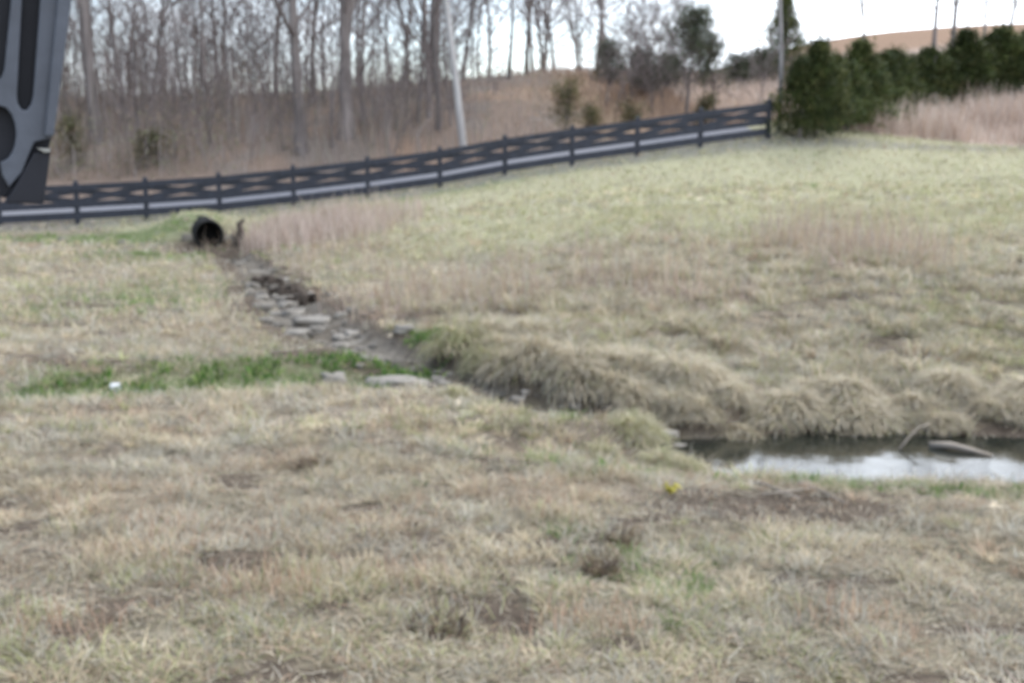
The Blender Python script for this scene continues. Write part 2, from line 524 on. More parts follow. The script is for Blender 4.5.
ys = axis([(-14, 2.5, .8), (2.5, 13, .075), (13, 24, .16), (24, 36, .3), (36, 44, .2), (44, 72, .6), (72, 130, 2.5), (130, 420, 14)])
xs = axis([(-260, -60, 14), (-60, -24, 2), (-24, -9, .35), (-9, 6.2, .085), (6.2, 24, .35), (24, 60, 2), (60, 260, 14)])
gx, gy = np.meshgrid(xs, ys)
gz = height(gx, gy)
rg = regions(gx, gy)
gc = soil_colour(gx, gy, rg)
nx, ny = len(xs), len(ys)
i = np.arange(ny - 1)[:, None] * nx + np.arange(nx - 1)[None]
Fq = np.stack([i, i + 1, i + nx + 1, i + nx], -1).reshape(-1, 4)
g = link('ground', np_mesh('ground', np.stack([gx, gy, gz], -1).reshape(-1, 3), Fq, gc.reshape(-1, 3), True), M['ground'])
tag(g, kind='structure')

# water sheet following the pool only
mb = MB()
_a = at_z(655, 436, ZW)
mb.add([(_a[0], 6.3, ZW), (13, 6.3, ZW), (13, 10.6, ZW), (_a[0], 10.6, ZW)], [(0, 1, 2, 3)])
tag(link('water', mb.mesh('water'), M['water']), kind='structure')

# lane behind the fence
ss = np.arange(FS[0] - 6, FS[-1] + .4, .6); tt = np.linspace(ROAD0, ROAD1, 5)
V = []
for s in ss:
    for k, t in enumerate(tt):
        q = F0 + FD * s + FN * (t + .12 * (vnoise(s * .8, k * 0.0, 31) - .5))
        V.append((q[0], q[1], float(road_z(s, t)) + .02 * (1 - ((k - 2) / 2) ** 2)))
n = len(tt)
i = np.arange(len(ss) - 1)[:, None] * n + np.arange(n - 1)[None]
tag(link('road', np_mesh('road', V, np.stack([i, i + n, i + n + 1, i + 1], -1).reshape(-1, 4), None, True), M['gravel']), kind='structure')

# ------------------------------------------------------------------ fence
fence = empty('crossbuck_fence', (*F0, float(zfence(0))), 'long dark painted fence with crossed boards climbing the slope beside the pale lane', 'fence')
pu = [ground_px(*p)[0] for p in _fb]
pu = [pu[3] - BAY * k for k in range(6, 0, -1)] + pu[3:]
post_s = np.array(pu)
inv = fence.matrix_world


def fpt(s, t, h):
    q = F0 + FD * s + FN * t
    return np.array([q[0], q[1], float(zfence(s)) + h]) - np.array([*F0, float(zfence(0))])


FX = np.array([FD[0], FD[1], 0]); FY = np.array([FN[0], FN[1], 0])


def board(mb, a, b_, hgt, th):
    d = b_ - a; L = np.linalg.norm(d); d /= L
    up = np.cross(d, FY); up /= np.linalg.norm(up)
    if up[2] < 0: up = -up
    mb.box((a + b_) / 2, L, th, hgt, d, FY, up)


POST_U = []
for k, s in enumerate(post_s):
    mb = MB(); mb.box(fpt(s, 0, .50), .15, .14, 1.70, FX, FY)
    mb.add([fpt(s, 0, 1.35) + dx * FX * .075 + dy * FY * .07 for dx, dy in ((-1, -1), (1, -1), (1, 1), (-1, 1))] + [fpt(s, 0, 1.42)], [(0, 1, 4), (1, 2, 4), (2, 3, 4), (3, 0, 4)])
    link('post', mb.mesh('post'), M['fence_paint'], fence)
    q = fpt(s, 0, 0) + np.array([*F0, float(zfence(0))]); POST_U.append(to_u(q))
for k, (s0, s1) in enumerate(zip(post_s[:-1], post_s[1:])):
    a0, a1 = s0 + .01, s1 - .01
    for h_, hg in ((.24, .25), (.60, .20), (1.16, .20)):
        mb = MB(); board(mb, fpt(a0, -.09, h_), fpt(a1, -.09, h_), hg, .035); link('rail', mb.mesh('rail'), M['fence_paint'], fence)
    mb = MB(); board(mb, fpt(a0 + .03, -.05, .70), fpt(a1 - .03, -.05, 1.06), .19, .03); link('brace', mb.mesh('brace'), M['fence_paint'], fence)
    mb = MB(); board(mb, fpt(a0 + .03, -.015, 1.06), fpt(a1 - .03, -.015, .70), .19, .03); link('brace', mb.mesh('brace'), M['fence_paint'], fence)

# ------------------------------------------------------------------ culvert
cz = at(209, 234.5, 30.5)
cul = empty('culvert_pipe', cz, 'dark round drain pipe opening under the fence, at the head of the stream', 'pipe', rz=math.radians(19))
rr = .39; NS = 28
prof = []
for k in range(61):
    yy = k * .1
    prof.append((yy, rr + (.022 if k % 2 else 0)))
inn = [(yy, r - .045) for yy, r in prof[::-1]]
ring = prof + inn
V = []; Fc = []
for yy, r in ring:
    for j in range(NS):
        a = 2 * PI * j / NS; V.append((r * math.cos(a), yy, r * math.sin(a)))
for k in range(len(ring)):
    k2 = (k + 1) % len(ring)
    for j in range(NS):
        j2 = (j + 1) % NS; Fc.append((k * NS + j, k * NS + j2, k2 * NS + j2, k2 * NS + j))
link('pipe', np_mesh('pipe', V, Fc, None, True), M['pipe'], cul)
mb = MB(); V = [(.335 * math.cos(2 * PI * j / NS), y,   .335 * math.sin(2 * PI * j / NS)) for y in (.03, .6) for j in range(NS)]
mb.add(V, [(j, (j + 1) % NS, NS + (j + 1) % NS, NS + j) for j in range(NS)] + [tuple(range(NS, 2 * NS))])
link('depth_shade', mb.mesh('depth_shade', True), M['pipe_shade'], cul)  # near-black sleeve and cap: the dark of the pipe's depth, painted

# ------------------------------------------------------------------ machine panel in the top left corner
PD = 2.2                                              # metres from the lens
pc = at(30, 100, PD)
SCP = PD / ray(30, 100)[1] / F                        # metres per photo pixel at that distance


_nd = (Vector((0, 0, EYE)) - Vector([float(c) for c in pc])).normalized()
_r = Vector((1, 0, 0)); _r = (_r - _nd * _r.dot(_nd)).normalized()
_pv = Vector([float(c) for c in pc]); _e = Vector((0, 0, EYE)); _z = _r.cross(-_nd)


def on_panel(u, v):                                   # where the panel's plane is met in column u, row v
    d = Vector([float(c) for c in ray(u, v)]); P = _e + d * ((_pv - _e).dot(_nd) / d.dot(_nd)) - _pv
    return (P.dot(_r), 0, P.dot(_z))


def panel_mesh(name, outline, depth, hole_list=(), bevel=.004):
    """outline in photo pixels relative to (30,100); extruded backwards"""
    import bmesh
    bm = bmesh.new()
    vs = [bm.verts.new(on_panel(u, v)) for u, v in outline]
    f = bm.faces.new(vs)
    r = bmesh.ops.extrude_face_region(bm, geom=[f])
    bmesh.ops.translate(bm, verts=[e for e in r['geom'] if isinstance(e, bmesh.types.BMVert)], vec=(0, depth, 0))
    bmesh.ops.recalc_face_normals(bm, faces=bm.faces[:])
    if bevel:
        bmesh.ops.bevel(bm, geom=bm.edges[:], offset=bevel, segments=2, affect='EDGES', profile=.6)
    me = bpy.data.meshes.new(name); bm.to_mesh(me); bm.free()
    return me


panel = empty('machine_panel', pc, 'grey ribbed machine panel with dark slots hanging into the top left corner', 'machine part')
panel.rotation_euler = Matrix((_r, -_nd, _r.cross(-_nd))).transposed().to_euler()
backp = [(-260, -160), (84, -160), (70, 0), (52, 138), (49, 150), (40, 168), (4, 200), (-30, 175), (-260, 175)]
link('back_plate', panel_mesh('back_plate', backp, .05), M['dark_plastic'], panel, (0, .03, 0))
# face plate drawn as strips between the slots, joined below them
arc = [(16 * math.cos(a) - 0, 134 + 28 * math.sin(a)) for a in np.linspace(-PI / 2, PI / 2, 9)]
face = [(-46, -160), (-40, 60), (-36, 100)] + [(-30, 106)] + [(u, v) for u, v in arc] + [(2, 175), (9, 187), (22, 172), (34, 142), (52, 138), (70, 0), (84, -160), (48, -160), (40, 0), (33, 95)]
face += [(31, 104), (27, 110), (22, 110), (18, 104), (17, 95), (22, 0), (30, -160), (18, -160), (11, 0), (4, 70), (1, 78), (-6, 82), (-14, 80), (-18, 70), (-16, 0), (-12, -160)]
link('face_plate', panel_mesh('face_plate', face, .035, bevel=.0035), M['plastic'], panel, (0, -.01, 0))
link('edge_flange', panel_mesh('edge_flange', [(59, -160), (86, -160), (71.5, 0), (53.5, 136), (44, 136), (57, 0)], .03, bevel=.004), M['plastic'], panel, (0, -.026, 0))
link('foot_block', panel_mesh('foot_block', [(33, 153), (51, 149), (44, 203), (4, 203), (16, 184)], .06, bevel=.004), M['dark_plastic'], panel, (0, -.012, 0))
link('lip', panel_mesh('lip', [(36, 147.5), (50, 148.5), (50, 152), (44, 152.5)], .03, bevel=.0015), M['metal'], panel, (0, -.022, 0))
link('carrying_arm', panel_mesh('carrying_arm', [(-240, -900), (-120, -900), (-20, -120), (-140, -120)], .12, bevel=.008), M['plastic'], panel, (0, .08, 0))

# ------------------------------------------------------------------ bare trees
def rnd_dir(rs, base, spread):
    d = np.array(base, float) + rs.normal(0, spread, 3)
    return d / np.linalg.norm(d)


def limb(rs, p, d, L, r0, r1, seg, curl, upb):
    P = [np.array(p, float)]; d = np.array(d, float)
    for k in range(seg):
        d = d + rs.normal(0, curl, 3) + np.array([0, 0, upb]); d /= np.linalg.norm(d)
        P.append(P[-1] + d * L / seg)
    return np.array(P), np.linspace(r0, r1, seg + 1)


def bare_tree(seed, h, r, start, nb, wob=.03, twig=5, lean=(0, 0), fork=False):
    rs = R(seed)
    trunk = []; br = []
    P = [np.array([0, 0, -.25])]; d = np.array([lean[0], lean[1], 1.]); d /= np.linalg.norm(d)
    nseg = 12
    for k in range(nseg):
        d = d + rs.normal(0, wob, 3) * np.array([1, 1, .2]); d /= np.linalg.norm(d)
        P.append(P[-1] + d * (h + .25) / nseg)
    P = np.array(P)
    f = np.linspace(0, 1, nseg + 1)
    rad = r * (1 - .86 * f ** .9); rad[0] *= 1.45; rad[1] *= 1.06
    trunk.append((P, rad, 9))
    if fork:
        q = P[3] ; pp, rr_ = limb(rs, q, (.35 * rs.choice([-1, 1]), .1, 1), h * .7, r * .6, .02, 9, .05, .02); trunk.append((pp, rr_, 7)); 
    for b_ in range(nb):
        t = start + (1 - start) * ((b_ + rs.rand()) / nb)
        k = t * nseg; k0 = min(int(k), nseg - 1); p = P[k0] + (P[k0 + 1] - P[k0]) * (k - k0)
        rl = np.interp(t, f, rad)
        az = b_ * 2.4 + rs.rand()
        L = h * (.34 * (1 - t) + .10) * (.7 + .6 * rs.rand())
        up = .45 + .9 * rs.rand()
        d = np.array([math.cos(az), math.sin(az), up])
        bp_, brr = limb(rs, p, d / np.linalg.norm(d), L, max(.012, min(rl * .5, L * .02)), .006, 5, .13, .07)
        br.append((bp_, brr, 4))
        for c in range(twig):
            tt_ = .25 + .75 * rs.rand(); kk = tt_ * 5; k1 = min(int(kk), 4); p2 = bp_[k1] + (bp_[k1 + 1] - bp_[k1]) * (kk - k1)
            d2 = rnd_dir(rs, (bp_[k1 + 1] - bp_[k1]) / (L / 5), .55)
            l2 = L * (.2 + .3 * rs.rand())
            q2, r2 = limb(rs, p2, d2, l2, .011, .005, 3, .15, .08); br.append((q2, r2, 3))
            for e in range(3):
                k3 = rs.randint(1, 3); q3, r3 = limb(rs, q2[k3], rnd_dir(rs, d2, .6), l2 * (.3 + .3 * rs.rand()), .007, .004, 2, .15, .1); br.append((q3, r3, 3))
    return trunk, br


TREE_KINDS = {}


def tree_kind(key, **kw):
    tr, br = bare_tree(**kw)
    TREE_KINDS[key] = (tubes_mesh('trunk', tr), tubes_mesh('crown', br), kw['r'])


for k in range(4): tree_kind(('big', k), seed=100 + k, h=19, r=.30, start=.26, nb=26, wob=.022, twig=6, fork=(k in (1, 3)))
for k in range(5): tree_kind(('mid', k), seed=120 + k, h=15, r=.105, start=.15, nb=26, wob=.045, twig=6, fork=(k in (0, 2, 3)))
for k in range(5): tree_kind(('thin', k), seed=140 + k, h=9, r=.055, start=.12, nb=24, wob=.06, twig=5)
for k in range(5): tree_kind(('sap', k), seed=160 + k, h=4.5, r=.022, start=.06, nb=20, wob=.08, twig=5)
ORD = ['first', 'second', 'third', 'fourth', 'fifth', 'sixth', 'seventh', 'eighth', 'ninth', 'tenth', 'eleventh', 'twelfth', 'thirteenth', 'fourteenth', 'fifteenth', 'sixteenth', 'seventeenth', 'eighteenth', 'nineteenth', 'twentieth']
tree_list = []


def tree(kind, var, u, Y, rz=0, sc_=1, label=None, name='bare_tree', m='bark', tilt=(0, 0), group='bare trees in the woods behind the fence', rscale=None):
    p = drop(u, Y)
    tm, cm, r = TREE_KINDS[(kind, var)]
    root = empty(name, p, label, 'tree', group, rz, sc_)
    root.rotation_euler = (math.radians(tilt[0]), math.radians(tilt[1]), rz)
    if m != 'bark':
        tm = tm.copy(); tm.materials.clear()
    link('trunk', tm, M[m], root); link('crown', cm, M['twig'], root)
    tree_list.append((root, u, Y, kind, label))
    return root


# trees that stand out in the photograph
tree('big', 0, 97, 49, 1.0, .95, 'thick dark grey trunk standing closest to the ribbed machine panel')
tree('big', 2, 302, 45.5, 2.1, .86, 'stout grey bare trunk directly behind the fence, left of the widest pair')
tree('big', 3, 346, 47, 4.0, .98, 'widest brown grey trunk midway along the woods, rising out of view')
tree('big', 1, 432, 56, .4, 1.05, 'broad forked trunk on the crest just left of the pale leaning pole')
tree('thin', 1, 375, 46, 0, .5, 'short dark dead stem between the two broadest trunks')
tree('mid', 1, 509, 60, 2.2, .95, 'slender dark trunk leaning left at the open edge of the woods', tilt=(0, -4))
tree('mid', 3, 533, 63, 1.1, .9, 'upright twiggy tree on the hilltop, just right of the slender leaning trunk')
tree('mid', 0, 600, 58, 3.0, 1.0, 'lone dark bare tree with a green young pine against its trunk', tilt=(0, -4))
tree('mid', 2, 577, 74, 0, .8, 'pale twiggy bare tree on the skyline behind the lone dark one')
tree('mid', 4, 545, 70, 0, .75, 'bushy pale bare tree on the skyline right of the upright twiggy tree')
tree('mid', 2, 862, 76, 1, 1.1, 'thin bare tree standing alone on the far tan hill above the cedars', group='bare trees on the far hill')
tree('big', 0, 933, 74, 2, .55, 'straight slim bare trunk, left of the close pair above the cedar row', group='bare trees on the far hill')
tree('big', 2, 951, 74, 5, .6, 'straight bare trunk, right of the close pair above the cedar row', group='bare trees on the far hill')
tree('mid', 1, 983, 76, 3, 1.0, 'fine twigged bare tree right of the close pair on the far hill', group='bare trees on the far hill')
tree('mid', 4, 1008, 77, 0, 1.1, 'spreading fine twigged tree at the far right end of the tan hill', group='bare trees on the far hill')
tree('thin', 3, 830, 78, 0, 1.3, 'faint small bare tree on the far hill over the leftmost cedars', group='bare trees on the far hill')
# the pale leaning bare pole and the pale trunk at the hedge end
lp = drop(464, 44.5)
lean_pole = empty('pale_leaning_tree', lp, 'pale bleached bare trunk leaning left, straight as a pole, at the edge of the woods', 'tree')
P, rad = limb(R(5), (0, 0, -.2), (-.115, .03, 1), 10, .165, .085, 8, .006, 0)
mbp = tubes_mesh('trunk', [(P, rad, 8)]); link('trunk', mbp, mat('bleached_wood', (.36, .345, .34), noise=(3, .8, 1.15, (1, 1, .3))), lean_pole)
brs = []
for k in range(5):
    q, r_ = limb(R(50 + k), P[5 + k % 3], (math.cos(k * 2.2), math.sin(k * 2.2), .9), 1.6, .022, .005, 4, .1, .05); brs.append((q, r_, 4))
link('crown', tubes_mesh('crown', brs), M['pale_bark'], lean_pole)
hp = drop(779, 42.0)
hedge_pole = empty('pale_bare_tree', hp, 'pale grey slim trunk at the end of the fence, in front of the first cedar', 'tree')
P, rad = limb(R(9), (0, 0, -.2), (.0, .0, 1), 8.5, .10, .03, 8, .03, 0)
link('trunk', tubes_mesh('trunk', [(P, rad, 8)]), M['pale_bark'], hedge_pole)
brs = []
for k in range(14):
    q, r_ = limb(R(70 + k), P[3 + k % 5], (math.cos(k * 2.4), math.sin(k * 2.4), .8), 1.3, .02, .004, 4, .14, .05); brs.append((q, r_, 4))
    for e in range(3):
        q2, r2 = limb(R(700 + 5 * k + e), q[1 + e], rnd_dir(R(k * 9 + e), (0, 0, .8), .6), .5, .008, .004, 2, .1, .05); brs.append((q2, r2, 3))
link('crown', tubes_mesh('crown', brs), M['twig'], hedge_pole)

# the rest of the woods
rs = R(11)
taken = [97, 302, 346, 432]
fill = []
for k in range(108):
    u = -150 + 640 * ((k + .8 * rs.rand()) / 108) ** 1.15 ** (1.12)
    kind = rs.choice(['mid', 'thin', 'mid', 'thin', 'big'], p=[.14, .42, .14, .28, .02])
    fill.append((u, 45 + 30 * rs.rand() ** .9, kind))
for k in range(90):
    fill.append((-150 + 640 * rs.rand() ** 1.3, 43.8 + 16 * rs.rand(), 'sap'))
for k in range(26):
    fill.append((610 + 165 * rs.rand(), 47 + 14 * rs.rand(), 'sap'))
for k in range(12):
    fill.append((480 + 130 * rs.rand(), 62 + 14 * rs.rand(), rs.choice(['thin', 'mid'])))
cnt = {}
for u, Y, kind in sorted(fill, key=lambda a: a[0]):
    tree(kind, rs.randint(5 if kind != 'big' else 4), u, Y, rs.rand() * 6.28, .8 + .4 * rs.rand(), tilt=(rs.normal(0, 2), rs.normal(0, 2.5)), name='sapling' if kind == 'sap' else 'bare_tree')
pus = sorted(POST_U)
word = {'big': 'thick bare trunk', 'mid': 'slim bare tree', 'thin': 'thin bare tree', 'sap': 'low twiggy sapling'}
vis = [x for x in pus if x > 0]
for root, u, Y, kind, label in tree_list:
    if label: continue
    if u < 0: b_ = 'beyond the left edge behind the fence'
    else:
        k = sum(1 for x in vis if x < u)
        b_ = 'left of the first clear fence post' if k == 0 else f'between fence posts {ORD[k-1]} and {ORD[k]} from the left' if k < len(vis) else 'past the fence end'
    key = (kind, b_); cnt[key] = cnt.get(key, 0) + 1
    root['label'] = f'{ORD[min(cnt[key]-1, 19)]} {word[kind]} {b_}'

# ------------------------------------------------------------------ undergrowth: bare stems and clinging leaves on the wooded slope
rs = R(21)
n = 5200
u = rs.uniform(-190, 560, n); Y = 43 + 19 * rs.rand(n) ** 1.3
keep = rs.rand(n) < np.where(u > 430, .35, 1) ; u, Y = u[keep], Y[keep]
x = (u - 512) / F * Y; z = height(x, Y)
s_, t_ = st(x, Y); ok = (t_ > 3.2); x, Y, z, u = x[ok], Y[ok], z[ok], u[ok]; n = len(x)
cl = fbm(x, Y, 3, 77, 2); ok = cl + .25 * rs.rand(n) > .52; x, Y, z = x[ok], Y[ok], z[ok]; n = len(x)
base = np.array([[.25, .215, .21], [.33, .29, .28], [.27, .21, .175], [.22, .21, .17]])[rs.randint(0, 4, n)] * rs.uniform(.8, 1.25, (n, 1))
V, Fc, C = blade_arrays(np.stack([x, Y, z - .05], -1), rs.uniform(.5, 2.6, n), rs.uniform(.015, .035, n), rs.uniform(0, 6.28, n), rs.normal(0, .25, n), rs.normal(.2, .5, n), base, rs.uniform(-.6, .6, n))
# leaf flecks
m_ = 20000
uu = rs.uniform(-190, 600, m_); YY = 43 + 18 * rs.rand(m_) ** 1.4; xx = (uu - 512) / F * YY
cl = fbm(xx, YY, 2.2, 78, 2) ; s_, t_ = st(xx, YY); ok = (cl > .50) & (t_ > 3.2); xx, YY = xx[ok], YY[ok]; m_ = len(xx)
zz = height(xx, YY) + rs.rand(m_) ** 1.3 * 2.4
lc = np.array([[.36, .255, .19], [.32, .25, .20], [.30, .24, .18], [.22, .23, .13]])[np.where(fbm(xx, YY, 5, 80, 2) > .55, rs.choice(2, m_), 2 + rs.choice(2, m_))] * rs.uniform(.7, 1.2, (m_, 1))
n = 6000
uh = -190 + 640 * rs.rand(n) ** 1.4; Yh = 45 + 22 * rs.rand(n) ** .6; xh = (uh - 512) / F * Yh; s_, t_ = st(xh, Yh)
ok = (t_ > 3.4) & (fbm(xh, Yh, 4, 79, 2) + .3 * rs.rand(n) > .5); uh, xh, Yh = uh[ok], xh[ok], Yh[ok]; n = len(xh)
Lh = (.8 + 4.6 * rs.rand(n) ** 1.8) * np.interp(uh, [0, 200, 300, 450], [1, 1, .55, .3])
ch = np.array([[.24, .205, .20], [.35, .315, .31], [.27, .20, .165], [.23, .215, .17]])[rs.randint(0, 4, n)] * rs.uniform(.7, 1.35, (n, 1))
V3, F3, C3 = blade_arrays(np.stack([xh, Yh, height(xh, Yh) - .05], -1), Lh, rs.uniform(.02, .045, n), rs.uniform(0, 6.28, n), rs.normal(0, .10, n), rs.normal(.08, .22, n), ch, rs.uniform(-.6, .6, n))
V = np.r_[V, V3]; Fc = np.r_[Fc, F3 + len(V) - len(V3)]; C = np.r_[C, C3]
V2, F2, C2 = blade_arrays(np.stack([xx, YY, zz], -1), rs.uniform(.07, .15, m_), rs.uniform(.05, .10, m_), rs.uniform(0, 6.28, m_), rs.uniform(.2, 2.6, m_), rs.uniform(.5, 2.8, m_), lc, rs.uniform(-1, 1, m_))
tag(link('undergrowth', np_mesh('undergrowth', np.r_[V, V2], np.r_[Fc, F2 + len(V)], np.r_[C, C2]), M['blade']), 'bare stems and dead leaves covering the wooded slope behind the fence', 'undergrowth', kind='stuff')


# ------------------------------------------------------------------ evergreens
def spray_crown(seed, h, rad, z0, nclump, per, leaf, prof, cols, gap=.0):
    """leaf sprays gathered in clumps filling a crown of the given profile"""
    rs = R(seed); P = []; Az = []; Inc = []; Cc = []; Ls = []
    for k in range(nclump):
        t = rs.rand() ** .85
        rr_ = rad * prof(t) * (.80 + .38 * vnoise(np.array([t * 5 + seed]), np.array([seed * .37]), 3)[0])
        az = rs.rand() * 2 * PI
        rr_ *= .5 + .85 * float(vnoise(np.array([az * 1.3 + 9 * seed]), np.array([t * 6.]), 5)[0])
        f = rs.rand() ** .45
        c = np.array([rr_ * f * math.cos(az), rr_ * f * math.sin(az), z0 + (h - z0) * t + .15 * rs.randn() * (1 - t)])
        cc = np.array(cols[rs.randint(len(cols))]) * rs.uniform(.75, 1.3)
        sz = leaf * 2.0 * (.7 + .6 * rs.rand())
        for j in range(per):
            P.append(c + rs.normal(0, sz * .55, 3)); Az.append(az + rs.normal(0, .9)); Inc.append(rs.normal(.75, .5)); Cc.append(cc * rs.uniform(.85, 1.15)); Ls.append(leaf * rs.uniform(.7, 1.4))
    P = np.array(P); n = len(P); Ls = np.array(Ls)
    inc = np.array(Inc)
    return blade_arrays(P, Ls, Ls * rs.uniform(.25, .45, n), np.array(Az), inc, inc + rs.normal(0, .3, n), np.array(Cc), rs.uniform(-.8, .8, n))


CG = [(.050, .066, .022), (.068, .088, .028), (.036, .05, .022), (.10, .105, .04)]
cedars = []
for k in range(5):
    prof = lambda t: ((1 - t) ** .95 * (.65 + .35 * min(1, t * 5)) + .015)
    V, Fc, C = spray_crown(300 + k, 3.6, 1.75, .3, 430, 20, .13, prof, CG)
    tr, rd = limb(R(k), (0, 0, -.2), (0, 0, 1), 3.5, .085, .015, 5, .03, 0)
    cedars.append((np_mesh('crown', V, Fc, C), tubes_mesh('trunk', [(tr, rd, 7)])))


def cedar(k, u, Y, label, s=1, rz=0, vt=40, group='cedars in the dark row on the right', name='cedar_tree'):
    s *= 1.38 if u > 838 else 1.05
    p = drop(u, Y); root = empty(name, p, label, 'tree', group, rz)
    root.scale = (s, s, (at(u, vt + 9, Y)[2] - p[2]) / 3.6)
    link('crown', cedars[k][0], M['needle'], root); link('trunk', cedars[k][1], M['bark'], root)
    return root


row = [(799, 41.0, .85, 54), (816, 41.6, 1.0, 36), (832, 43.6, .9, 50), (846, 44.4, .85, 58), (857, 46.5, .9, 36), (868, 48.0, .9, 55), (880, 49.4, .9, 48), (892, 50.4, .95, 44), (903, 51.4, .9, 54), (914, 52.0, .95, 50), (926, 52.8, .95, 42), (938, 53.4, .95, 50), (950, 54.0, 1.0, 44),
       (962, 54.6, 1.05, 25), (974, 55.4, 1.0, 38), (986, 56, 1.0, 30), (998, 56.5, 1.1, 22), (1012, 57, 1.05, 30), (1028, 58, 1.1, 22), (1048, 59, 1.1, 24), (1076, 60, 1.1, 18)]
for k, (u_, Y_, s_, z_) in enumerate(row):
    lab = 'leftmost cedar of the dark row, bushy to the ground beside the fence end' if k == 0 else f'{ORD[k]} dark cedar from the left in the evergreen row' if k < 12 else f'{ORD[len(row) - 1 - k]} dark cedar from the right in the evergreen row'
    cedar(k % 5, u_, Y_, lab, s_, k * 1.7, z_)
cedar(1, 783, 62, 'tall blue green cedar on the slope behind the pale slim trunk', 1.0, 1, -12, group='evergreens on the slope behind the fence')

# young pines behind the fence
PG = [(.055, .075, .042), (.07, .09, .048), (.05, .06, .04), (.095, .092, .062)]


def pine(seed, u, Y, vt, rad, z0, label, nclump=60, olive=0, name='pine_tree'):
    nclump = int(nclump * 1.45); rad *= 1.3
    rs = R(seed); p = drop(u, Y); h = at(u, vt, Y)[2] - p[2]; root = empty(name, p, label, 'tree', 'evergreens on the slope behind the fence', 0)
    tr, rd = limb(rs, (0, 0, -.2), (rs.normal(0, .03), 0, 1), h + .1, .02 * h, .012, 7, .04, 0)
    lst = [(tr, rd, 6)]; P = []; Cc = []
    for k in range(nclump):
        t = z0 + (1 - z0) * rs.rand() ** .8
        kk = t * 7; k0 = min(int(kk), 6); q = tr[k0] + (tr[k0 + 1] - tr[k0]) * (kk - k0)
        az = rs.rand() * 6.28; L = rad * (1.15 - .85 * (t - z0) / (1 - z0)) * (.35 + .9 * rs.rand() ** 1.5)
        bp_, br_ = limb(rs, q, np.array([math.cos(az), math.sin(az), .35]) / 1.06, L, .018, .006, 3, .1, .08); lst.append((bp_, br_, 4))
        c0 = np.array(PG[rs.randint(4)]) * rs.uniform(.8, 1.25)
        if olive: c0 = c0 * np.array([1.5, 1.15, .9])
        for j in range(2):
            c = bp_[2 + j]
            for e in range(13): P.append(c + rs.normal(0, .15, 3)); Cc.append(c0 * rs.uniform(.85, 1.15))
    P = np.array(P); n = len(P)
    V, Fc, C = blade_arrays(P, rs.uniform(.12, .24, n), rs.uniform(.018, .04, n), rs.uniform(0, 6.28, n), rs.uniform(0, 1.5, n), rs.uniform(.2, 1.8, n), np.array(Cc), rs.uniform(-.6, .6, n))
    link('crown', np_mesh('crown', V, Fc, C), M['needle'], root); link('trunk', tubes_mesh('trunk', lst), M['bark'], root)
    return root


pine(1, 686, 47, 12, 1.45, .36, 'tallest young pine, dark tufted top standing against the white sky', 110)
pine(2, 714, 48, 38, 1.1, .3, 'smaller dark pine just right of the tallest young pine', 60)
pine(3, 606, 52, 44, .9, .35, 'small pine with a dense green top on the lone dark bare tree', 75)
pine(4, 566, 45, 82, .95, .1, 'sparse olive young pine close behind the fence, left of the others', 38, 1)
pine(5, 592, 45.2, 108, .6, .05, 'small olive shrub like pine right beside the sparse olive one', 20, 1)
pine(6, 646, 54, 54, 1.3, .05, 'grey green bushy pine left of the tallest young pine', 120)
pine(7, 668, 56, 58, 1.1, .05, 'low bushy pine partly behind the tallest young pine', 90)
pine(8, 738, 58, 58, 1.2, .05, 'dusky low pine on the slope between tall pine and pale trunk', 90)
pine(9, 760, 60, 50, 1.2, .05, 'dusky low pine nearest the pale slim trunk', 90)
pine(10, 704, 44.2, 96, .45, .1, 'tiny olive pine seedling close above the fence rail', 26, 1)
pine(11, 630, 46, 104, .6, .1, 'small olive pine under the grey green bushy one', 20, 1)
pine(12, 72, 45, 120, .8, .1, 'olive evergreen bush behind the fence beside the ribbed machine panel', 34, 1)
pine(13, 150, 45, 135, .9, .05, 'wide olive evergreen bush in the woods close behind the fence', 40, 1)

# ------------------------------------------------------------------ grass
PAL = dict(straw=(.51, .43, .305), grey=(.42, .39, .325), olive=(.345, .345, .185), rust=(.42, .315, .23), green=(.16, .23, .08), pale=(.58, .51, .40), yg=(.43, .41, .255), pink=(.43, .345, .295))


def scatter(seed, n, y0, y1, margin, dens):
    """random points in a view wedge widened by margin metres, thinned by dens(regions)"""
    rs = R(seed)
    Y = np.sqrt(rs.uniform(y0 ** 2, y1 ** 2, n)); x = rs.uniform(-1, 1, n) * (Y * .49 + margin)
    r = regions(x, Y)
    k = rs.rand(n) < dens(x, Y, r)
    x, Y = x[k], Y[k]; r = {a: b[k] for a, b in r.items()}
    return x, Y, r, rs


def pick_colours(rs, x, y, r):
    n = len(x)
    wts = np.stack([.35 + 1.2 * sst(.4, .6, r['p2']), .45 + 1.2 * sst(.6, .4, r['p2']), .12 + 1.5 * sst(.45, .65, r['p3']) + .5 * r['right'] * sst(14, 10, y), .08 + 1.8 * sst(.5, .68, r['p1']) * (.4 + .6 * r['near']), .02 + 7 * r['green'], .25 + .1 * r['n1'], .05 + 3.2 * r['fld'], .02 + 2.6 * r['red']], -1)
    wts = np.cumsum(wts, 1); wts /= wts[:, -1:]
    idx = (rs.rand(n)[:, None] > wts).sum(1)
    pal = np.array([PAL[k] for k in ('straw', 'grey', 'olive', 'rust', 'green', 'pale', 'yg', 'pink')])
    return pal[idx] * rs.uniform(.76, 1.22, (n, 1)) * (.70 + .62 * fbm(x, y * 1.3, .34, 29, 3))[:, None]


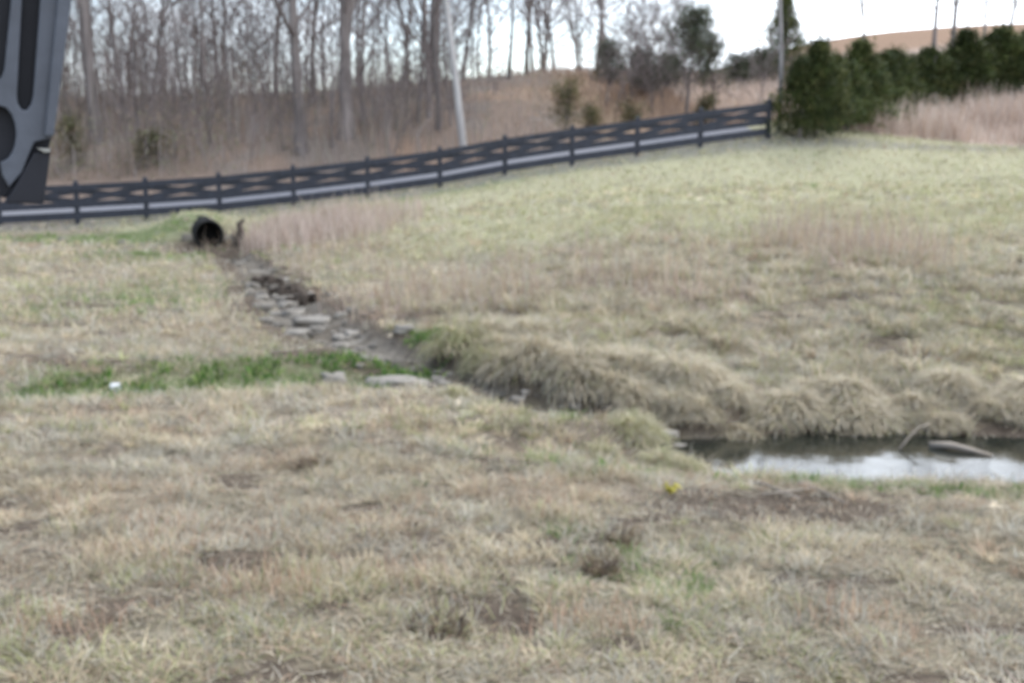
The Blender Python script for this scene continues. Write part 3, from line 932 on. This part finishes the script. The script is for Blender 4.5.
def grass_field(seed, n, y0, y1, Lr, Wr, leanr, dens, margin=1.6):
    x, Y, r, rs = scatter(seed, n, y0, y1, margin, dens)
    n = len(x)
    z = height(x, Y)
    c = pick_colours(rs, x, Y, r)
    L = rs.uniform(*Lr, n) * (.35 + 1.3 * sst(.3, .75, r['n4'])) * (1 + .5 * r['red']) * (1 - .45 * r['green'])
    flow = 6.28 * fbm(x, Y, .8, 55, 2) * 2
    az = flow + rs.normal(0, 2.2, n)
    a0 = rs.uniform(leanr[0], leanr[1], n) * (.6 + .8 * r['n2']); a1 = a0 + rs.uniform(.2, .9, n)
    return blade_arrays(np.stack([x, Y, z - .01], -1), L, rs.uniform(*Wr, n), az, a0, np.minimum(a1, 1.75), c, rs.uniform(-.7, .7, n))


bedm = lambda r: sst(-.05, .2, r['d'] - r['hw'] * (.35 + 1.0 * r['n1']))
lane = lambda r: ((r['t'] < .4) | (r['s'] > FS[-1] + .6)).astype(float) * (1 - r['broom'])
d1 = lambda x, y, r: np.clip(.3 + 1.2 * sst(.3, .6, r['n4']) * (.4 + .8 * r['n1']), 0, 1) * (1 - .96 * r['mud']) * bedm(r)
parts = []
parts.append(grass_field(1, 210000, 2.9, 7.2, (.03, .095), (.003, .0065), (.3, 1.35), d1))
parts.append(grass_field(2, 130000, 7.2, 13.5, (.05, .13), (.005, .010), (.2, 1.1), d1, 2.0))
parts.append(grass_field(3, 90000, 13.5, 25, (.07, .19), (.010, .018), (.2, 1.1), d1, 3.0))
d4 = lambda x, y, r: np.clip(.3 + .9 * r['n4'], 0, 1) * (1 - .8 * r['mud']) * bedm(r) * np.maximum(lane(r), 0)
parts.append(grass_field(4, 90000, 25, 50, (.07, .17), (.02, .04), (.2, 1.1), d4, 5.0))


def tufts(seed, n, y0, y1, hgt, nb, wd, spread, margin):
    x, Y, r, rs = scatter(seed, n, y0, y1, margin, lambda x, y, r: bedm(r) * (1 - .9 * r['mud']) * sst(.35, .6, fbm(x, y, .9, 91, 2)) * (1 - r['broom']) * (r['t'] < 0))
    c = pick_colours(rs, x, Y, r) * rs.uniform(.8, 1.25, (len(x), 1))
    z = height(x, Y); sz = rs.uniform(.5, 1.3, len(x))
    x, Y, z, sz = (np.repeat(a, nb) for a in (x, Y, z, sz)); c = np.repeat(c, nb, 0); m = len(x)
    a = rs.uniform(0, 6.28, m); q = rs.rand(m) * spread * sz
    return blade_arrays(np.stack([x + np.cos(a) * q, Y + np.sin(a) * q, z - .01], -1), rs.uniform(*hgt, m) * sz, rs.uniform(*wd, m), a + rs.normal(0, .5, m), rs.uniform(.05, .9, m), rs.uniform(.5, 1.7, m), c * rs.uniform(.8, 1.2, (m, 1)), rs.uniform(-.6, .6, m))


parts.append(tufts(61, 2600, 2.9, 8, (.04, .10), 34, (.003, .006), .05, 1.6))
parts.append(tufts(62, 3200, 7, 15, (.06, .15), 26, (.005, .010), .07, 2))
parts.append(tufts(63, 3500, 14, 34, (.10, .20), 14, (.012, .022), .12, 3))


def thatch(seed, n, y0, y1, Lr, Wr, margin):
    x, Y, r, rs = scatter(seed, n, y0, y1, margin, lambda x, y, r: bedm(r) * (1 - .8 * r['mud']))
    n = len(x); c = np.array([(.40, .34, .25), (.48, .43, .34), (.31, .27, .22), (.20, .155, .115), (.34, .24, .17)])[rs.choice(5, n, p=[.28, .2, .24, .16, .12])] * rs.uniform(.75, 1.2, (n, 1))
    a0 = rs.uniform(1.15, 1.6, n)
    return blade_arrays(np.stack([x, Y, height(x, Y) + .006], -1), rs.uniform(*Lr, n), rs.uniform(*Wr, n), rs.uniform(0, 6.28, n), a0, a0 + rs.uniform(-.3, .35, n), c, rs.uniform(-.7, .7, n))


parts.append(thatch(71, 120000, 2.9, 7.5, (.025, .08), (.003, .007), 1.6))
parts.append(thatch(72, 70000, 7.5, 16, (.04, .12), (.006, .011), 2))


def merge(parts):
    V = np.concatenate([p[0] for p in parts]); C = np.concatenate([p[2] for p in parts]); Fs = []; n = 0
    for p in parts: Fs.append(p[1] + n); n += len(p[0])
    return V, np.concatenate(Fs), C


tag(link('grass', np_mesh('grass', *merge(parts)), M['blade']), 'matted winter grass, straw and olive, covering both sides of the stream', 'grass', kind='stuff')

# taller dry stalks: broomsedge patches and the tan slope at right
parts = []
x, Y, r, rs = scatter(31, 60000, 9, 36, 2, lambda x, y, r: np.clip(r['red'] * 1.1 - .15, 0, 1) * lane(r) * bedm(r))
n = len(x); c = np.array([PAL['pink'], PAL['rust'], PAL['grey'], PAL['straw']])[rs.choice(4, n, p=[.33, .37, .15, .15])] * rs.uniform(.8, 1.2, (n, 1))
parts.append(blade_arrays(np.stack([x, Y, height(x, Y)], -1), rs.uniform(.2, .6, n) * (.45 + 1.2 * r['red']), rs.uniform(.006, .014, n), rs.uniform(0, 6.28, n), rs.uniform(0, .35, n), rs.uniform(.1, .7, n), c, rs.uniform(-.6, .6, n)))
rs = R(35); n = 5200; q = at(308, 234, 30.5)
x = q[0] + rs.normal(0, 1.35, n); Y = q[1] + rs.normal(0, 1.9, n); d_ = poly_dist(x, Y, SP)[0]; ok = (d_ > .5) & (st(x, Y)[1] < -1.2) & (x > cz[0] + 1.35 + .04 * (Y - 30)) & (fbm(x, Y, 1.0, 93, 2) + .3 * rs.rand(n) > .5); x, Y = x[ok], Y[ok]; n = len(x)
c = np.array([(.50, .405, .36), (.44, .34, .29), (.54, .46, .40), (.40, .33, .27)])[rs.randint(0, 4, n)] * rs.uniform(.8, 1.2, (n, 1))
parts.append(blade_arrays(np.stack([x, Y, height(x, Y)], -1), rs.uniform(.3, .85, n), rs.uniform(.012, .026, n), rs.uniform(0, 6.28, n), rs.uniform(0, .4, n), rs.uniform(.1, .9, n), c, rs.uniform(-.6, .6, n)))
for u_, v_ in [(268, 590), (285, 600), (400, 580), (590, 628), (540, 498), (60, 640), (860, 620), (150, 530)]:
    q = at_z(u_, v_, -.06); n = 100; a = rs.uniform(0, 6.28, n); dd = .20 * rs.rand(n) ** .6; x = q[0] + np.cos(a) * dd * 1.3; Y = q[1] + np.sin(a) * dd
    c = np.array([(.46, .31, .22), (.40, .27, .19), (.52, .41, .31)])[rs.randint(0, 3, n)] * rs.uniform(.8, 1.2, (n, 1))
    parts.append(blade_arrays(np.stack([x, Y, height(x, Y)], -1), rs.uniform(.05, .17, n), rs.uniform(.002, .005, n), rs.uniform(0, 6.28, n), rs.uniform(0, .5, n), rs.uniform(.2, 1.1, n), c, rs.uniform(-.6, .6, n)))
x, Y, r, rs = scatter(32, 150000, 41.5, 66, 8, lambda x, y, r: r['broom'] * (.3 + .9 * r['n2']) * ((r['t'] > 3) | (r['s'] > FS[-1] + .6)).astype(float) * (x > -6))
n = len(x); c = np.array([(.54, .44, .38), (.46, .36, .31), (.58, .50, .44), (.46, .34, .26)])[rs.choice(4, n, p=[.4, .2, .25, .15])] * rs.uniform(.8, 1.2, (n, 1))
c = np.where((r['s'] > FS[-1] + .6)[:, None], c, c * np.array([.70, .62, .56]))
L = rs.uniform(.3, .8, n) * (.6 + 1.5 * sst(13.5, 15.5, x) * sst(.25, .6, r['n2']))
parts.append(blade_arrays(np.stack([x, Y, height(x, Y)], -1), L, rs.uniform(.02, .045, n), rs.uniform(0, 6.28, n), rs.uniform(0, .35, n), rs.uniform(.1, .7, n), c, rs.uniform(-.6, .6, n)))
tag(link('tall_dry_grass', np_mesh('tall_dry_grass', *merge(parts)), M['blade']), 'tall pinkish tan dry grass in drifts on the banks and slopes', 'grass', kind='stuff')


x, Y, r, rs = scatter(34, 85000, 6.5, 14, 2, lambda x, y, r: sst(.25, .7, r['green']) * sst(.4, .6, fbm(x, y, .25, 92, 2)))
n = len(x); c = np.array([(.075, .155, .036), (.12, .21, .05), (.055, .11, .033), (.21, .26, .09)])[rs.choice(4, n, p=[.32, .25, .18, .25])] * rs.uniform(.75, 1.25, (n, 1))
Vw = blade_arrays(np.stack([x, Y, height(x, Y) - .01], -1), rs.uniform(.04, .13, n), rs.uniform(.012, .03, n), rs.uniform(0, 6.28, n), rs.uniform(.1, .9, n), rs.uniform(.4, 1.6, n), c, rs.uniform(-.7, .7, n))
tag(link('green_weeds', np_mesh('green_weeds', *Vw), M['blade']), 'bright green low weeds along the wet swale beside the stream', 'weeds', kind='stuff')

# ------------------------------------------------------------------ tussocks along the banks
def tussock_mesh(seed, rad, hgt, n, cols, wt):
    rs = R(seed)
    a = rs.uniform(0, 6.28, n); q = rs.rand(n) ** .55
    lump = 1 + .5 * (vnoise(np.cos(a) * 1.6 + seed, np.sin(a) * 1.6, 7) - .5)
    P = np.stack([np.cos(a) * q * rad * .62 * lump, np.sin(a) * q * rad * .5 * lump, hgt * (1 - q ** 2.2) * (.75 + .5 * vnoise(np.cos(a) * q * 4 + seed, np.sin(a) * q * 4, 8)) - .05], -1)
    L = rad * rs.uniform(.22, .62, n)
    lean = .35 + .95 * q + rs.normal(0, .3, n)
    C = np.array(cols)[rs.choice(len(cols), n, p=wt)] * rs.uniform(.75, 1.3, (n, 1))
    a = a + rs.normal(0, .95, n)
    h = np.stack([np.cos(a), np.sin(a), 0 * a], -1)
    ang = [lean, lean + .45, lean + .95, np.minimum(lean + 1.4, 2.8)]
    pts = [P]; 
    for k in range(4):
        pts.append(pts[-1] + (h * np.sin(ang[k])[:, None] + np.array([0, 0, 1.]) * np.cos(ang[k])[:, None]) * (L / 4)[:, None])
    w = rs.uniform(.003, .0065, n); sa = a + PI / 2 + rs.uniform(-.5, .5, n)
    sv = np.stack([np.cos(sa), np.sin(sa), 0 * sa], -1) * w[:, None] / 2 * 1.6
    wf = [1, 1, .85, .6, .15]
    V = np.stack([pts[k // 2] + sv * wf[k // 2] * (1 if k % 2 else -1) for k in range(10)], 1).reshape(-1, 3)
    k = np.arange(n)[:, None] * 10
    Fc = np.concatenate([k + np.array([[2 * j, 2 * j + 1, 2 * j + 3, 2 * j + 2]]) for j in range(4)], 0)
    return np_mesh('grass_tussock', V, Fc, np.repeat(C, 10, axis=0))


TC = [PAL['straw'], PAL['grey'], PAL['olive'], PAL['pale'], (.36, .30, .23)]
tus = [tussock_mesh(400 + k, .62, .27, 1500, TC, [.36, .22, .08, .30, .04]) for k in range(5)]
gtus = [tussock_mesh(450 + k, .62, .25, 1400, [PAL['straw'], PAL['olive'], PAL['yg'], PAL['grey']], [.25, .35, .25, .15]) for k in range(2)]
for m_ in tus + gtus: m_.materials.append(M['blade'])


def tussock(me, x, y, s, rz, label, group, tilt=0):
    o = link('grass_tussock', me, None, None, (x, y, hz(x, y) - .02)); o.rotation_euler = (tilt, 0, rz); q_ = .85 + .3 * float(vnoise(np.array([x * 7]), np.array([y * 7]), 9)[0]); o.scale = (s * q_, s / q_, s * (.95 if x < 1.6 else .62) * q_)
    return tag(o, label, 'grass tussock', group)


rs = R(41)
# crest of the far bank, from the culvert bend to the right edge
fb = []; back = []
SPs = SP[1:15]
seg = [(a, b_) for a, b_ in zip(SPs[:-1], SPs[1:])]
pts = []
for a, b_ in seg:
    L = np.hypot(*(b_ - a)[:2]); nn = max(1, int(L / .12))
    for k in range(nn):
        t = k / nn; p = a + (b_ - a) * t; d = (b_ - a)[:2] / L; nr = np.array([d[1], -d[0]])
        pts.append((p[0], p[1], p[3], nr))
k = 0; i = 0
while i < len(pts):
    x, y, hw, nr = pts[i]
    off = hw + (rs.uniform(.14, .42) if x < 1.9 else rs.uniform(.4, .7))
    q = np.array([x, y]) + nr * off
    fb.append((q[0], q[1], rs.uniform(.6, 1.0) if q[1] > 9.6 else rs.uniform(.5, .8) if x < 1.6 else rs.uniform(.4, .62)))
    i += rs.randint(2, 5)
for k in range(34):
    x, y, hw, nr = pts[rs.randint(len(pts))]
    off = hw + rs.uniform(.45, 1.15); q = np.array([x, y]) + nr * off
    back.append((q[0], q[1], rs.uniform(.5, .85)))
fb.sort(key=lambda p: p[0])
for k, (x, y, s) in enumerate(fb):
    u_ = to_u((x, y, hz(x, y)))
    lab = 'drooping pale grass tussock on the far bank lip'
    if k < 20: lab = f'{ORD[k]} drooping tussock from the left on the far bank lip'
    else: lab = f'{ORD[min(len(fb) - 1 - k, 19)]} drooping tussock from the right on the far bank lip'
    me = gtus[k % 2] if u_ < 500 else tus[rs.randint(5)]
    tussock(me, x, y, s, rs.rand() * 6.28, lab, 'tussocks along the far bank', .2)
back.sort(key=lambda p: p[0])
for k, (x, y, s) in enumerate(back):
    lab = f'{ORD[k]} straw tussock from the left in the row set back from the far bank' if k < 17 else f'{ORD[min(len(back) - 1 - k, 19)]} straw tussock from the right in the row set back from the far bank'
    tussock(tus[rs.randint(5)], x, y, s, rs.rand() * 6.28, lab, 'tussocks set back from the far bank', .1)
for u_, v_, z_, s, lab in [(632, 438, -.36, .62, 'rounded green tussock standing alone at the left end of the pool'), (660, 460, -.38, .5, 'low green tussock in front of the rounded one at the pool'), (600, 455, -.35, .42, 'small olive tussock on the near bank left of the pool'), (455, 415, -.42, .42, 'small straw tussock on the near bank beside the muddy channel'), (684, 470, -.42, .4, 'little olive tussock at the water edge by the pool')]:
    p = at_z(u_, v_, z_); tussock(gtus[rs.randint(2)], p[0], p[1], s, rs.rand() * 6, lab, 'tussocks on the near bank')

# rougher grass on the slope above the bank (many merging clumps)
x, Y, r, rs = scatter(33, 900, 9.6, 19, 2, lambda x, y, r: r['right'] * sst(.5, 1.0, r['d'] - r['hw']) * (.25 + .9 * r['n2']) * sst(20, 13, y))
parts = []
for xx, yy, q in zip(x, Y, r['n1']):
    n = 110; a = rs.uniform(0, 6.28, n); rad = rs.uniform(.02, .16, n)
    px, py = xx + np.cos(a) * rad, yy + np.sin(a) * rad
    C = np.array([PAL['straw'], PAL['grey'], PAL['olive'], PAL['pale'], PAL['rust']])[rs.choice(5, n, p=[.3, .3, .18, .15, .07])] * rs.uniform(.75, 1.2, (n, 1)) * rs.uniform(.85, 1.12)
    parts.append(blade_arrays(np.stack([px, py, np.full(n, hz(xx, yy) - .02)], -1), rs.uniform(.16, .36, n), rs.uniform(.006, .012, n), a + rs.normal(0, .4, n), rs.uniform(.1, .8, n), rs.uniform(.9, 1.9, n), C, rs.uniform(-.5, .5, n)))
tag(link('rough_grass', np_mesh('rough_grass', *merge(parts)), M['blade']), 'rough tufted dead grass covering the slope above the far bank', 'grass', kind='stuff')

# ------------------------------------------------------------------ rocks, sticks, litter
def rock_mesh(seed, sx, sy, sz):
    import bmesh
    from mathutils import noise
    bm = bmesh.new(); bmesh.ops.create_icosphere(bm, subdivisions=3, radius=1)
    for v in bm.verts:
        p = v.co.copy()
        k = 1 + .55 * noise.noise(p * 1.2 + Vector((seed * 3.1, 0, 0))) + .22 * noise.noise(p * 3 + Vector((0, seed, 0)))
        q = Vector((max(-.8, min(.8, p.x)), max(-.8, min(.8, p.y)), max(-.6, min(.6, p.z)))) * k
        v.co = Vector((q.x * sx, q.y * sy, q.z * sz))
    me = bpy.data.meshes.new('rock'); bm.to_mesh(me); bm.free()
    for p in me.polygons: p.use_smooth = len(me.polygons) and True
    return me


def rock(seed, u, v, w_px, h_px, label, m='rock', sink=.25):
    p = at_z(u, v + h_px * .4, -.44) if v > 250 else drop(u, 31.0); x, y = p[0], p[1]; z = hz(x, y)
    k = y / F
    sx = w_px * k / 1.7; sz = max(.04, h_px * k / 1.5)
    o = link('rock', rock_mesh(seed, sx, sx * .7, sz), M[m], None, (x, y, z + sz * sink))
    return tag(o, label, 'rock', 'rocks along the stream bed')


rock(1, 335, 377, 24, 14, 'white rounded rock among the green weeds beside the channel', 'pale_rock')
rock(2, 397, 382, 54, 10, 'long flat pale slab of rock lying beside the channel', 'pale_rock', .5)
rock(3, 438, 375, 14, 6, 'small pale stone between the flat slab and the bank', 'pale_rock')
rock(4, 398, 360, 22, 12, 'dull grey rock just behind the long flat slab')
rock(5, 312, 319, 34, 12, 'broad light grey slab in the upper stream bed', 'pale_rock', .4)
rock(6, 297, 336, 24, 6, 'thin pale slab lowest among the upper stream stones', 'pale_rock', .5)
rock(7, 308, 335, 8, 5, 'small bright white stone on the thin pale slab', 'pale_rock', .9)
rock(8, 276, 311, 14, 6, 'light stone in the upper stream bed, left of the broad slab', 'pale_rock')
rock(9, 258, 305, 9, 7, 'smallest pale stone at the left edge of the upper bed', 'pale_rock')
rock(10, 264, 321, 18, 8, 'dull pale stone lower left of the broad slab')
rock(11, 322, 345, 12, 8, 'small tan stone in the mud below the thin slab')
rock(12, 290, 296, 26, 9, 'grey slab under the dark undercut bank')
rock(13, 405, 342, 20, 10, 'pale weathered stone on the bank behind the green sprig', 'pale_rock')
rock(14, 232, 222, 12, 12, 'pale block of stone above the drain pipe mouth', 'pale_rock')
rock(15, 62, 233, 6, 5, 'tiny white stone in the verge below the first fence post', 'pale_rock', .8)
rock(16, 122, 235, 6, 4, 'tiny white stone in the green verge below the second post', 'pale_rock', .8)
rock(17, 520, 401, 16, 5, 'flat grey stone in the narrow muddy channel')
rock(18, 188, 240, 16, 9, 'grey stone against the left side of the drain pipe')
rock(19, 250, 292, 12, 8, 'dark wet stone at the left foot of the undercut bank')

rs = R(77); n = 230; k = rs.randint(9, len(SP) - 1, n); t = rs.rand(n)[:, None]
q = SP[k, :2] * (1 - t) + SP[np.minimum(k + 1, len(SP) - 1), :2] * t + rs.normal(0, .3, (n, 2))
hq = height(q[:, 0], q[:, 1]); pm = [rock_mesh(200 + j, 1, .8, .55) for j in range(4)]
pv = [np.array([tuple(v.co) for v in m_.vertices]) for m_ in pm]; pf = [np.array([tuple(p.vertices) for p in m_.polygons]) for m_ in pm]
V = []; Fc = []; C = []; nn = 0
for j in range(n):
    a = rs.uniform(0, 6.28); sz = (.02 + .07 * rs.rand() ** 2) * (1 + 1.0 * (13 < q[j, 1] < 21)); c_, s_ = math.cos(a), math.sin(a)
    v = pv[j % 4] * sz; v = np.c_[v[:, 0] * c_ - v[:, 1] * s_ + q[j, 0], v[:, 0] * s_ + v[:, 1] * c_ + q[j, 1], v[:, 2] + hq[j] + .2 * sz]
    V.append(v); Fc.append(pf[j % 4] + nn); nn += len(v); C.append(np.tile(np.array([.19, .172, .15]) * rs.uniform(.5, 1.5), (len(v), 1)))
for m_ in pm: bpy.data.meshes.remove(m_)
tag(link('pebbles', np_mesh('pebbles', np.concatenate(V), np.concatenate(Fc), np.concatenate(C), True), mat('pebble', attr='Col', rough=.9, noise=(25, .75, 1.2))), 'small grey and tan stones strewn over the muddy stream bed', 'pebbles', kind='stuff')

# dark bent stump beside the culvert
p = drop(238, 30.6)
stump = MB(); stump.tube([(0, 0, -.1), (.03, 0, .2), (.10, .02, .42), (.05, 0, .6), (.2, .02, .74)], [.13, .12, .11, .08, .03], 8)
stump.tube([(.0, 0, .1), (-.1, 0, .25), (-.2, 0, .3)], [.07, .05, .02], 6)
tag(link('stump', stump.mesh('stump', True), M['dark_wood'], None, p), 'dark bent dead stump right of the drain pipe mouth', 'stump')
# holes in the undercut bank: their shade is put in as dark strands
for k, (u_, v_, wd, label) in enumerate([(266, 277, .30, 'dark strands standing for the shaded hole at the left of the undercut upper bank'), (282, 286, .34, 'dark strands standing for the shaded hole at the right of the undercut upper bank'), (302, 296, .22, 'small dark strands standing for a shaded hole right of the other two')]):
    p = at_z(u_, v_ + 4, -.38); mb = MB(); rs = R(60 + k)
    for j in range(16):
        a = rs.uniform(0, 6.28); l_ = rs.uniform(.5, 1.5); o_ = rs.uniform(-.5, .5) * wd; mb.tube([(o_, 0, .12 + .1 * rs.rand()), (o_ + math.cos(a) * wd * .5 * l_, math.sin(a) * wd * .3, .10 + .14 * rs.rand()), (o_ + math.cos(a) * wd * l_, math.sin(a) * wd * .5, -.15)], [.055, .04, .012], 5)
    tag(link('hole_shade', mb.mesh('hole_shade', True), M['dark_wood'], None, (p[0], p[1], max(hz(p[0], p[1]) - .05, -.52))), label, 'painted shade', 'dark holes in the undercut bank')

# sticks
def stick(pts, r, label, m='stick', cat='stick', name='stick'):
    mb = MB(); mb.tube(pts - pts[0], np.linspace(r, r * .5, len(pts)), 6)
    return tag(link(name, mb.mesh(name, True), M[m], None, pts[0]), label, cat, 'sticks by the pool')


a = at_z(897, 452, ZW - .02)
stick(np.array([a, a + np.array([.10, .05, .10]), a + np.array([.20, .12, .17]), a + np.array([.30, .15, .19])]), .011, 'bent pale twig rising out of the pool water')
a = at_z(930, 446, ZW + .01); b_ = at_z(992, 456, ZW + .0)
stick(np.array([a, (a * 2 + b_) / 3 + np.array([0, 0, .03]), (a + 2 * b_) / 3 + np.array([0, 0, .02]), b_]), .036, 'short brown log lying half sunk in the pool')
for (u0, v0, u1, v1, lab) in [(745, 488, 800, 512, 'longest pale stick lying across the bare mud'), (762, 508, 815, 500, 'thin pale stick crossing the longest one on the mud'), (798, 492, 845, 515, 'grey stick at the right side of the bare mud')]:
    a = at_z(u0, v0, -.24); b_ = at_z(u1, v1, -.24)
    pts_ = []
    for t in (0, .35, .7, 1):
        q = a + (b_ - a) * t; q[2] = hz(q[0], q[1]) + .03; pts_.append(q)
    stick(np.array(pts_), .009, lab)

# white scrap
p = at_z(112, 392, -.38); mb = MB()
rs = R(3); V = []
for j in range(5):
    for i_ in range(4): V.append((i_ * .022 + .01 * rs.randn(), .01 * rs.randn() + .02 * math.sin(j * 1.7), j * .026))
mb.add(V, [(j * 4 + i_, j * 4 + i_ + 1, j * 4 + i_ + 5, j * 4 + i_ + 4) for j in range(4) for i_ in range(3)])
mb.add([(v[0], v[1] + .012, v[2]) for v in V], [(j * 4 + i_ + 4, j * 4 + i_ + 5, j * 4 + i_ + 1, j * 4 + i_) for j in range(4) for i_ in range(3)])
tag(link('paper_scrap', mb.mesh('paper_scrap'), M['paper'], None, (p[0], p[1], hz(p[0], p[1]) + .01)), 'small crumpled white scrap caught in the green weeds at left', 'litter')

# yellow weed
p = at_z(670, 505, -.2); rs = R(8); mb = MB()
for j in range(16):
    a = rs.uniform(0, 6.28); L_ = rs.uniform(.04, .085); c = np.array([math.cos(a), math.sin(a), 0]); s_ = np.array([-math.sin(a), math.cos(a), 0]) * .016
    z1 = rs.uniform(.03, .07)
    mb.add([c * .005, c * L_ * .5 + s_ + (0, 0, z1), c * L_ + (0, 0, z1 * .7), c * L_ * .5 - s_ + (0, 0, z1)], [(0, 1, 2, 3)])
tag(link('yellow_weed', mb.mesh('yellow_weed'), M['yellow_leaf'], None, (p[0], p[1], hz(p[0], p[1]) + .02)), 'small yellow leafed weed in the grass near the bare mud', 'weed')

# dark dead weed clumps in the near grass
for k, (u_, v_, s, lab) in enumerate([(618, 535, .11, 'dark brown dead weed clump in the near grass, left of the mud'), (600, 565, .08, 'dark dead weed clump below the other brown one'), (440, 640, .10, 'dark dead weed clump at the bottom of the photo centre'), (315, 456, .10, 'flat dark weed clump in the grass below the white rounded rock')]):
    p = at_z(u_, v_, -.08); rs = R(90 + k); n = 130; a = rs.uniform(0, 6.28, n); q = rs.rand(n) ** .7
    C = np.array([(.16, .12, .09), (.22, .17, .11), (.11, .085, .07)])[rs.randint(0, 3, n)] * rs.uniform(.8, 1.2, (n, 1))
    V, Fc, C = blade_arrays(np.stack([np.cos(a) * q * s, np.sin(a) * q * s, 0 * a], -1), rs.uniform(.03, .10, n), rs.uniform(.006, .012, n), a, rs.uniform(0, 1.0, n), rs.uniform(.3, 1.6, n), C, rs.uniform(-.7, .7, n))
    tag(link('dead_weed', np_mesh('dead_weed', V, Fc, C), M['blade'], None, (p[0], p[1], hz(p[0], p[1]))), lab, 'weed', 'dead weed clumps')

# ------------------------------------------------------------------ light
world = bpy.data.worlds.new('World'); sc.world = world; world.use_nodes = True
N = world.node_tree.nodes; L = world.node_tree.links
bg = N['Background']; out = N['World Output']
EL, ROT = math.radians(48), math.radians(22)
sky = N.new('ShaderNodeTexSky'); sky.sky_type = 'NISHITA'; sky.sun_disc = False; sky.sun_elevation = EL; sky.sun_rotation = ROT
L.new(sky.outputs[0], bg.inputs[0]); bg.inputs[1].default_value = .15
bg2 = N.new('ShaderNodeBackground'); bg2.inputs[0].default_value = (.86, .92, 1.0, 1)
tc = N.new('ShaderNodeTexCoord'); mp = N.new('ShaderNodeMapping'); mp.inputs['Scale'].default_value = (1, 1, 2.4)
nz = N.new('ShaderNodeTexNoise'); nz.inputs['Scale'].default_value = 2.6; nz.inputs['Detail'].default_value = 6; nz.inputs['Roughness'].default_value = .6
rp = N.new('ShaderNodeMapRange'); rp.inputs['From Min'].default_value = .36; rp.inputs['From Max'].default_value = .58
ms = N.new('ShaderNodeMixShader')
# cloud is brighter towards the right and upwards
vd = N.new('ShaderNodeVectorMath'); vd.operation = 'DOT_PRODUCT'; vd.inputs[1].default_value = (.93, .0, .36)
r2 = N.new('ShaderNodeMapRange'); r2.inputs['From Min'].default_value = -.38; r2.inputs['From Max'].default_value = .2; r2.inputs['To Min'].default_value = 1.15; r2.inputs['To Max'].default_value = 1.95
n2 = N.new('ShaderNodeTexNoise'); n2.inputs['Scale'].default_value = 7; n2.inputs['Detail'].default_value = 5
r3 = N.new('ShaderNodeMapRange'); r3.inputs['From Min'].default_value = .35; r3.inputs['From Max'].default_value = .65; r3.inputs['To Min'].default_value = .6; r3.inputs['To Max'].default_value = 1.3
mu = N.new('ShaderNodeMath'); mu.operation = 'MULTIPLY'
L.new(mp.outputs['Vector'], n2.inputs['Vector']); L.new(n2.outputs['Fac'], r3.inputs['Value']); L.new(r2.outputs['Result'], mu.inputs[0]); L.new(r3.outputs['Result'], mu.inputs[1])
L.new(tc.outputs['Generated'], vd.inputs[0]); L.new(vd.outputs['Value'], r2.inputs['Value']); L.new(mu.outputs[0], bg2.inputs[1])
L.new(tc.outputs['Generated'], mp.inputs['Vector']); L.new(mp.outputs['Vector'], nz.inputs['Vector']); 
vr = N.new('ShaderNodeVectorMath'); vr.operation = 'DOT_PRODUCT'; vr.inputs[1].default_value = (.42, .0, .10)
ad = N.new('ShaderNodeMath'); L.new(tc.outputs['Generated'], vr.inputs[0]); L.new(vr.outputs['Value'], ad.inputs[0]); L.new(nz.outputs['Fac'], ad.inputs[1]); L.new(ad.outputs[0], rp.inputs['Value'])
L.new(rp.outputs['Result'], ms.inputs[0]); L.new(bg.outputs[0], ms.inputs[1]); L.new(bg2.outputs[0], ms.inputs[2]); L.new(ms.outputs[0], out.inputs[0])
sl = bpy.data.lights.new('sun', 'SUN'); sl.energy = 1.0; sl.angle = math.radians(18); sl.color = (1, .96, .9)
so = bpy.data.objects.new('sun', sl); COL.objects.link(so)
sd = Vector((math.sin(ROT) * math.cos(EL), math.cos(ROT) * math.cos(EL), math.sin(EL)))
so.rotation_euler = sd.to_track_quat('Z', 'Y').to_euler()

sc.render.engine = 'CYCLES'
sc.cycles.use_denoising = True
sc.cycles.max_bounces = 6; sc.cycles.diffuse_bounces = 3; sc.cycles.transmission_bounces = 4; sc.cycles.transparent_max_bounces = 4
sc.view_settings.view_transform = 'Standard'; sc.view_settings.look = 'None'; sc.view_settings.gamma = 1; sc.view_settings.exposure = .70
sc.view_settings.use_curve_mapping = False
